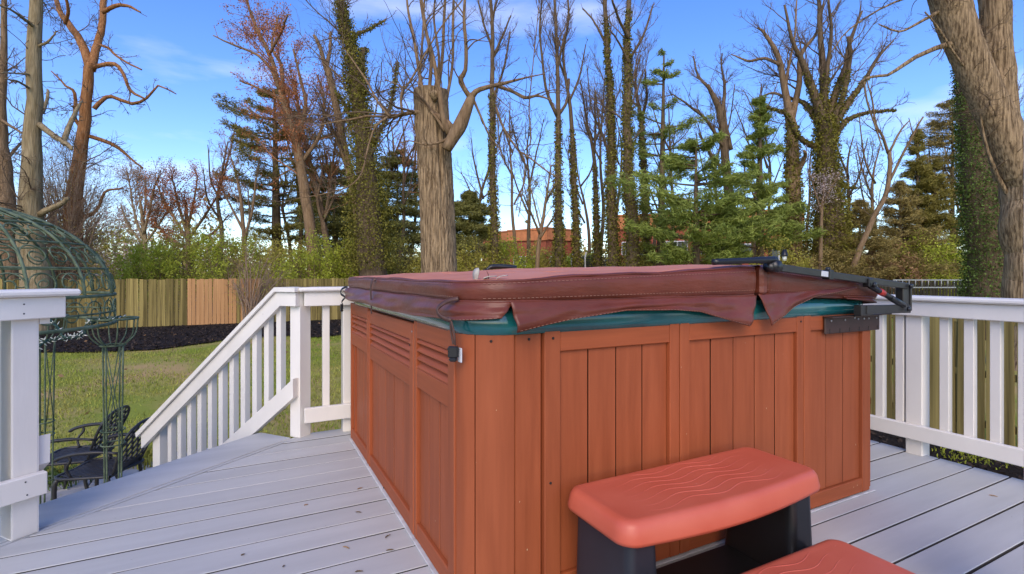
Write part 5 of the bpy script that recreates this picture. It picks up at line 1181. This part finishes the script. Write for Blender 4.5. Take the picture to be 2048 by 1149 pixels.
# --- bushes behind the fence
BU = [(215, 470, 75, 27, OLIVEL, 'wispy olive bush behind the fence beside the gazebo dome'), (300, 505, 60, 26, NEWL, 'bright green bush low behind the mossy fence boards'), (360, 480, 70, 29, OLIVEL, 'olive bush behind the fence under the reddish bushy tree'),
      (450, 488, 70, 27, NEWL, 'feathery green bush behind the new tan fence boards'), (545, 490, 75, 28, OLIVEL, 'olive green bush behind the fence under the dark pine'), (625, 500, 60, 26, NEWL, 'bright green bush behind the fence at the stair railing top'),
      (700, 492, 60, 27, NEWL, 'fresh green bush left of the sawn-off trunk'), (790, 490, 60, 28, OLIVEL, 'olive bush touching the sawn-off trunk'), (950, 500, 50, 28, OLIVEL, 'olive bush right of the sawn-off trunk'), (1015, 490, 48, 30, NEWL, 'green bush below the brick building corner'),
      (1085, 500, 45, 31, OLIVEL, 'yellowish olive bush before the brick building'), (1160, 515, 40, 36, NEWL, 'small green bush behind the trampoline'), (1310, 505, 55, 30, OLIVEL, 'olive bush at the foot of the thin pine'), (1405, 505, 60, 29, OLIVEL, 'olive bush under the soft green pine'),
      (1560, 500, 60, 24, OLIVEL, 'olive bush below the double bare trunk'), (1630, 515, 50, 26.5, BROWNL, 'brown leafy bush before the huge ivy-clad tree'), (1770, 500, 60, 27.5, DEADL, 'shrub with dry tan leaves under the juniper'), (1845, 490, 70, 28, NEWL, 'bright green bush above the ladder'), (1930, 480, 75, 28.5, NEWL, 'bright green bush beside the ivy column'), (1700, 515, 50, 27, BROWNL, 'brown bush behind the tub cover lifter')]
for i, (x, yt, hw, dp, mt, lb) in enumerate(BU):
    bush('leafy_bush', lb, x, yt-(22 if x < 900 else 8), hw*1.22, dp, mt, 8600 if mt is not DEADL else 7000, .0041*dp, TWIGB if i % 3 == 0 else TWIG, 90, seed=i, twn=120)
bush('bare_shrub', 'bare many-stemmed shrub arching in front of the new tan fence boards', 505, 470, 62, 20.8, NEWL, 300, .05, TWIGB, 40, seed=50, stems=26, twn=150, thick=.9, cat='shrub')
bush('blossom_tree', 'pale pink blossoming tree beyond the wispy olive bush', 235, 415, 70, 42, BLOSSOM, 4200, .16, TWIG, 60, seed=51, twn=120, cat='tree')
tree('blossom_sapling', 'slender sapling dotted with white blossom before the huge ivy-clad tree', 26, [(1640, 560, 8), (1642, 470, 7), (1646, 400, 5), (1648, 360, 3)], [[(1644, 430, 4), (1630, 380, 3), (1622, 350, 2)], [(1645, 410, 4), (1665, 370, 3), (1678, 345, 2)]], n=(24, 80, 120), seed=52, buds=(900, .08, BLOSSOM, .14))
tree('blossom_sapling', 'thin leafy sapling left of the tall thin trunk with upright limbs', 27, [(1072, 560, 9), (1078, 480, 8), (1088, 420, 6), (1096, 370, 4), (1102, 330, 3)], [[(1080, 470, 5), (1060, 420, 4), (1045, 390, 2)], [(1090, 410, 5), (1108, 370, 3), (1120, 350, 2)], [(1078, 480, 5), (1105, 440, 4), (1118, 420, 2)], [(1082, 460, 4), (1068, 400, 3), (1062, 370, 2)]], n=(40, 130, 300), twig=TWIG, seed=53, buds=(700, .08, OLIVEL, .10))
# --- far woods: one mass at the horizon
def far_woods():
    rng = np.random.default_rng(77); m = MB(); n = 30000
    a = rng.uniform(-.95, 1.0, n); d = rng.uniform(85, 120, n); X = a*d
    prof = 2.2+1.6*np.sin(a*17)+1.1*np.sin(a*41+1)+2.5*np.clip(-a-.2, 0, 1)*3
    z = -1+np.abs(rng.normal(0, .55, n))*np.maximum(prof+2.5, 1.5)
    c = np.column_stack([X*CH+d*SH, -X*SH+d*CH, z]); m.leaves(c, .9, .7, rng); obj('far_woods', m, BROWNL, kind='stuff')
far_woods()

# ------------------------------------------------------------------ brick buildings beyond the trees
def building(label, x0, x1, y_top0, y_top1, d0, d1, wins, dz):
    a, b = P(x0, 560, d0), P(x1, 560, d1); t0 = P(x0, y_top0, d0)[2]; t1 = P(x1, y_top1, d1)[2]; h = (t0+t1)/2
    ex = (b-a)[:2]; L_ = np.linalg.norm(ex); ex /= L_; inn = np.array((-ex[1], ex[0]))
    if inn@a[:2] < 0: inn = -inn
    t = thing('brick_building', label, 'building', (a[0], a[1], -1.3)); sg = 1 if np.cross(ex, inn) > 0 else -1
    fr = ((a[0], a[1], 0), (*ex, 0), (*(inn*1), 0), (0, 0, 1))
    m = MB().box((0, 0, -1.5), (L_, 14, h-dz), .01, fr) if sg > 0 else MB().box((0, 0, -1.5), (L_, 14, h-dz), .01, fr)
    obj('wall', m, BRICKM, t); obj('parapet', MB().box((-.25, -.25, h-dz), (L_+.25, 14.2, h), .02, fr), ROOFM, t)
    obj('roof_edge', MB().box((-.35, -.35, h), (L_+.35, 14.3, h+.18), .02, fr), ROOFM, t)
    for (f0, f1, z0, z1) in wins:
        w_ = obj('window', MB().box((L_*f0, -.06, z0), (L_*f1, .05, z1), .01, fr), PALEW, t)
        nn = max(1, round(L_*(f1-f0)/1.3)); st_ = L_*(f1-f0)/nn
        for i in range(nn): obj('pane', MB().box((L_*f0+i*st_+.08, -.09, z0+.1), (L_*f0+(i+1)*st_-.08, -.062, z1-.1), .005, fr), GLASS, w_)
    for z in (1.4, 4.6):
        if z < h-dz-.5: obj('stone_band', MB().box((-.03, -.03, z), (L_+.03, .03, z+.22), .005, fr), BRICKM, t)
building('low red brick building seen left between the slim ivy trunks', 1020, 1092, 463, 461, 72, 70, [(.1, .45, 2.2, 3.6), (.55, .9, 2.2, 3.6), (.1, .9, -.6, .8)], 1.4)
building('brick building wing with sunlit orange parapet joining the low red one', 1092, 1150, 458, 462, 70, 74, [(.12, .88, 2.1, 3.6)], 1.5)
building('wide red brick building behind the pines', 1232, 1470, 424, 436, 62, 58, [(.05, .28, 3.4, 5.0), (.36, .62, 3.4, 5.0), (.7, .95, 3.4, 5.0), (.05, .28, .2, 1.6), (.36, .62, .2, 1.6), (.7, .95, .2, 1.6)], 1.6)
building('orange brick block with dark windows behind the conical pine', 1470, 1602, 420, 428, 58, 60, [(.08, .42, 2.6, 4.6), (.52, .92, 2.6, 4.6), (.1, .9, -.2, 1.4)], 1.9)

# ------------------------------------------------------------------ trampoline and lantern in the neighbour's garden
def trampoline():
    d = 33; c = P(1220, 545, d); gz = float(ground(c[0], c[1])); R_ = 2.35; zt = P(0, 512, d)[2]
    t = thing('trampoline', 'round trampoline with black safety net on curved steel poles', 'trampoline', (c[0], c[1], gz))
    for k_ in range(8):
        a = k_*PI/4+.25; b = np.array((c[0]+R_*math.cos(a), c[1]+R_*math.sin(a), gz)); o = np.array((math.cos(a), math.sin(a), 0))
        obj('pole', MB().tube([b, b+np.array((0, 0, .9)), b+o*.12+np.array((0, 0, zt-gz-.2)), b+np.array((0, 0, zt-gz+.15))], .05, 6), PALEW, t)
    ths = np.linspace(0, 2*PI, 49); m = MB()
    for z in np.arange(gz+.9, zt-.05, .11): m.tube([(c[0]+(R_-.1)*math.cos(a), c[1]+(R_-.1)*math.sin(a), z) for a in ths], .019, 3, cap=False)
    for a in np.linspace(0, 2*PI, 130, endpoint=False): m.tube([(c[0]+(R_-.1)*math.cos(a), c[1]+(R_-.1)*math.sin(a), gz+.9), (c[0]+(R_-.1)*math.cos(a), c[1]+(R_-.1)*math.sin(a), zt-.08)], .019, 3, cap=False)
    obj('net', m, NETM, t, kind='stuff')
    obj('frame_ring', MB().tube([(c[0]+R_*math.cos(a), c[1]+R_*math.sin(a), gz+.85) for a in ths], .06, 6, cap=False), ALU, t)
    obj('jumping_mat', MB().add([(c[0]+2.1*math.cos(a), c[1]+2.1*math.sin(a), gz+.86) for a in ths[:-1]], [[list(range(48))]]), NETM, t)
trampoline()
lq = P(1569, 522, 18); lt = thing('garden_lantern', 'small black-topped white lantern hanging among the olive bushes', 'lantern', (lq[0], lq[1], float(ground(lq[0], lq[1]))))
obj('pole', MB().tube([(lq[0], lq[1]+.12, float(ground(lq[0], lq[1]))), (lq[0], lq[1]+.12, lq[2]+.45), (lq[0], lq[1]+.06, lq[2]+.50), (lq[0], lq[1], lq[2]+.44)], .010, 6), BLKP, lt)
obj('glass_body', MB().tube([(lq[0], lq[1], lq[2]), (lq[0], lq[1], lq[2]+.16)], [.06, .075], 8), BULB, lt)
obj('cap', MB().tube([(lq[0], lq[1], lq[2]+.16), (lq[0], lq[1], lq[2]+.20), (lq[0], lq[1], lq[2]+.40)], [.12, .11, .06], 8), BLKP, lt)
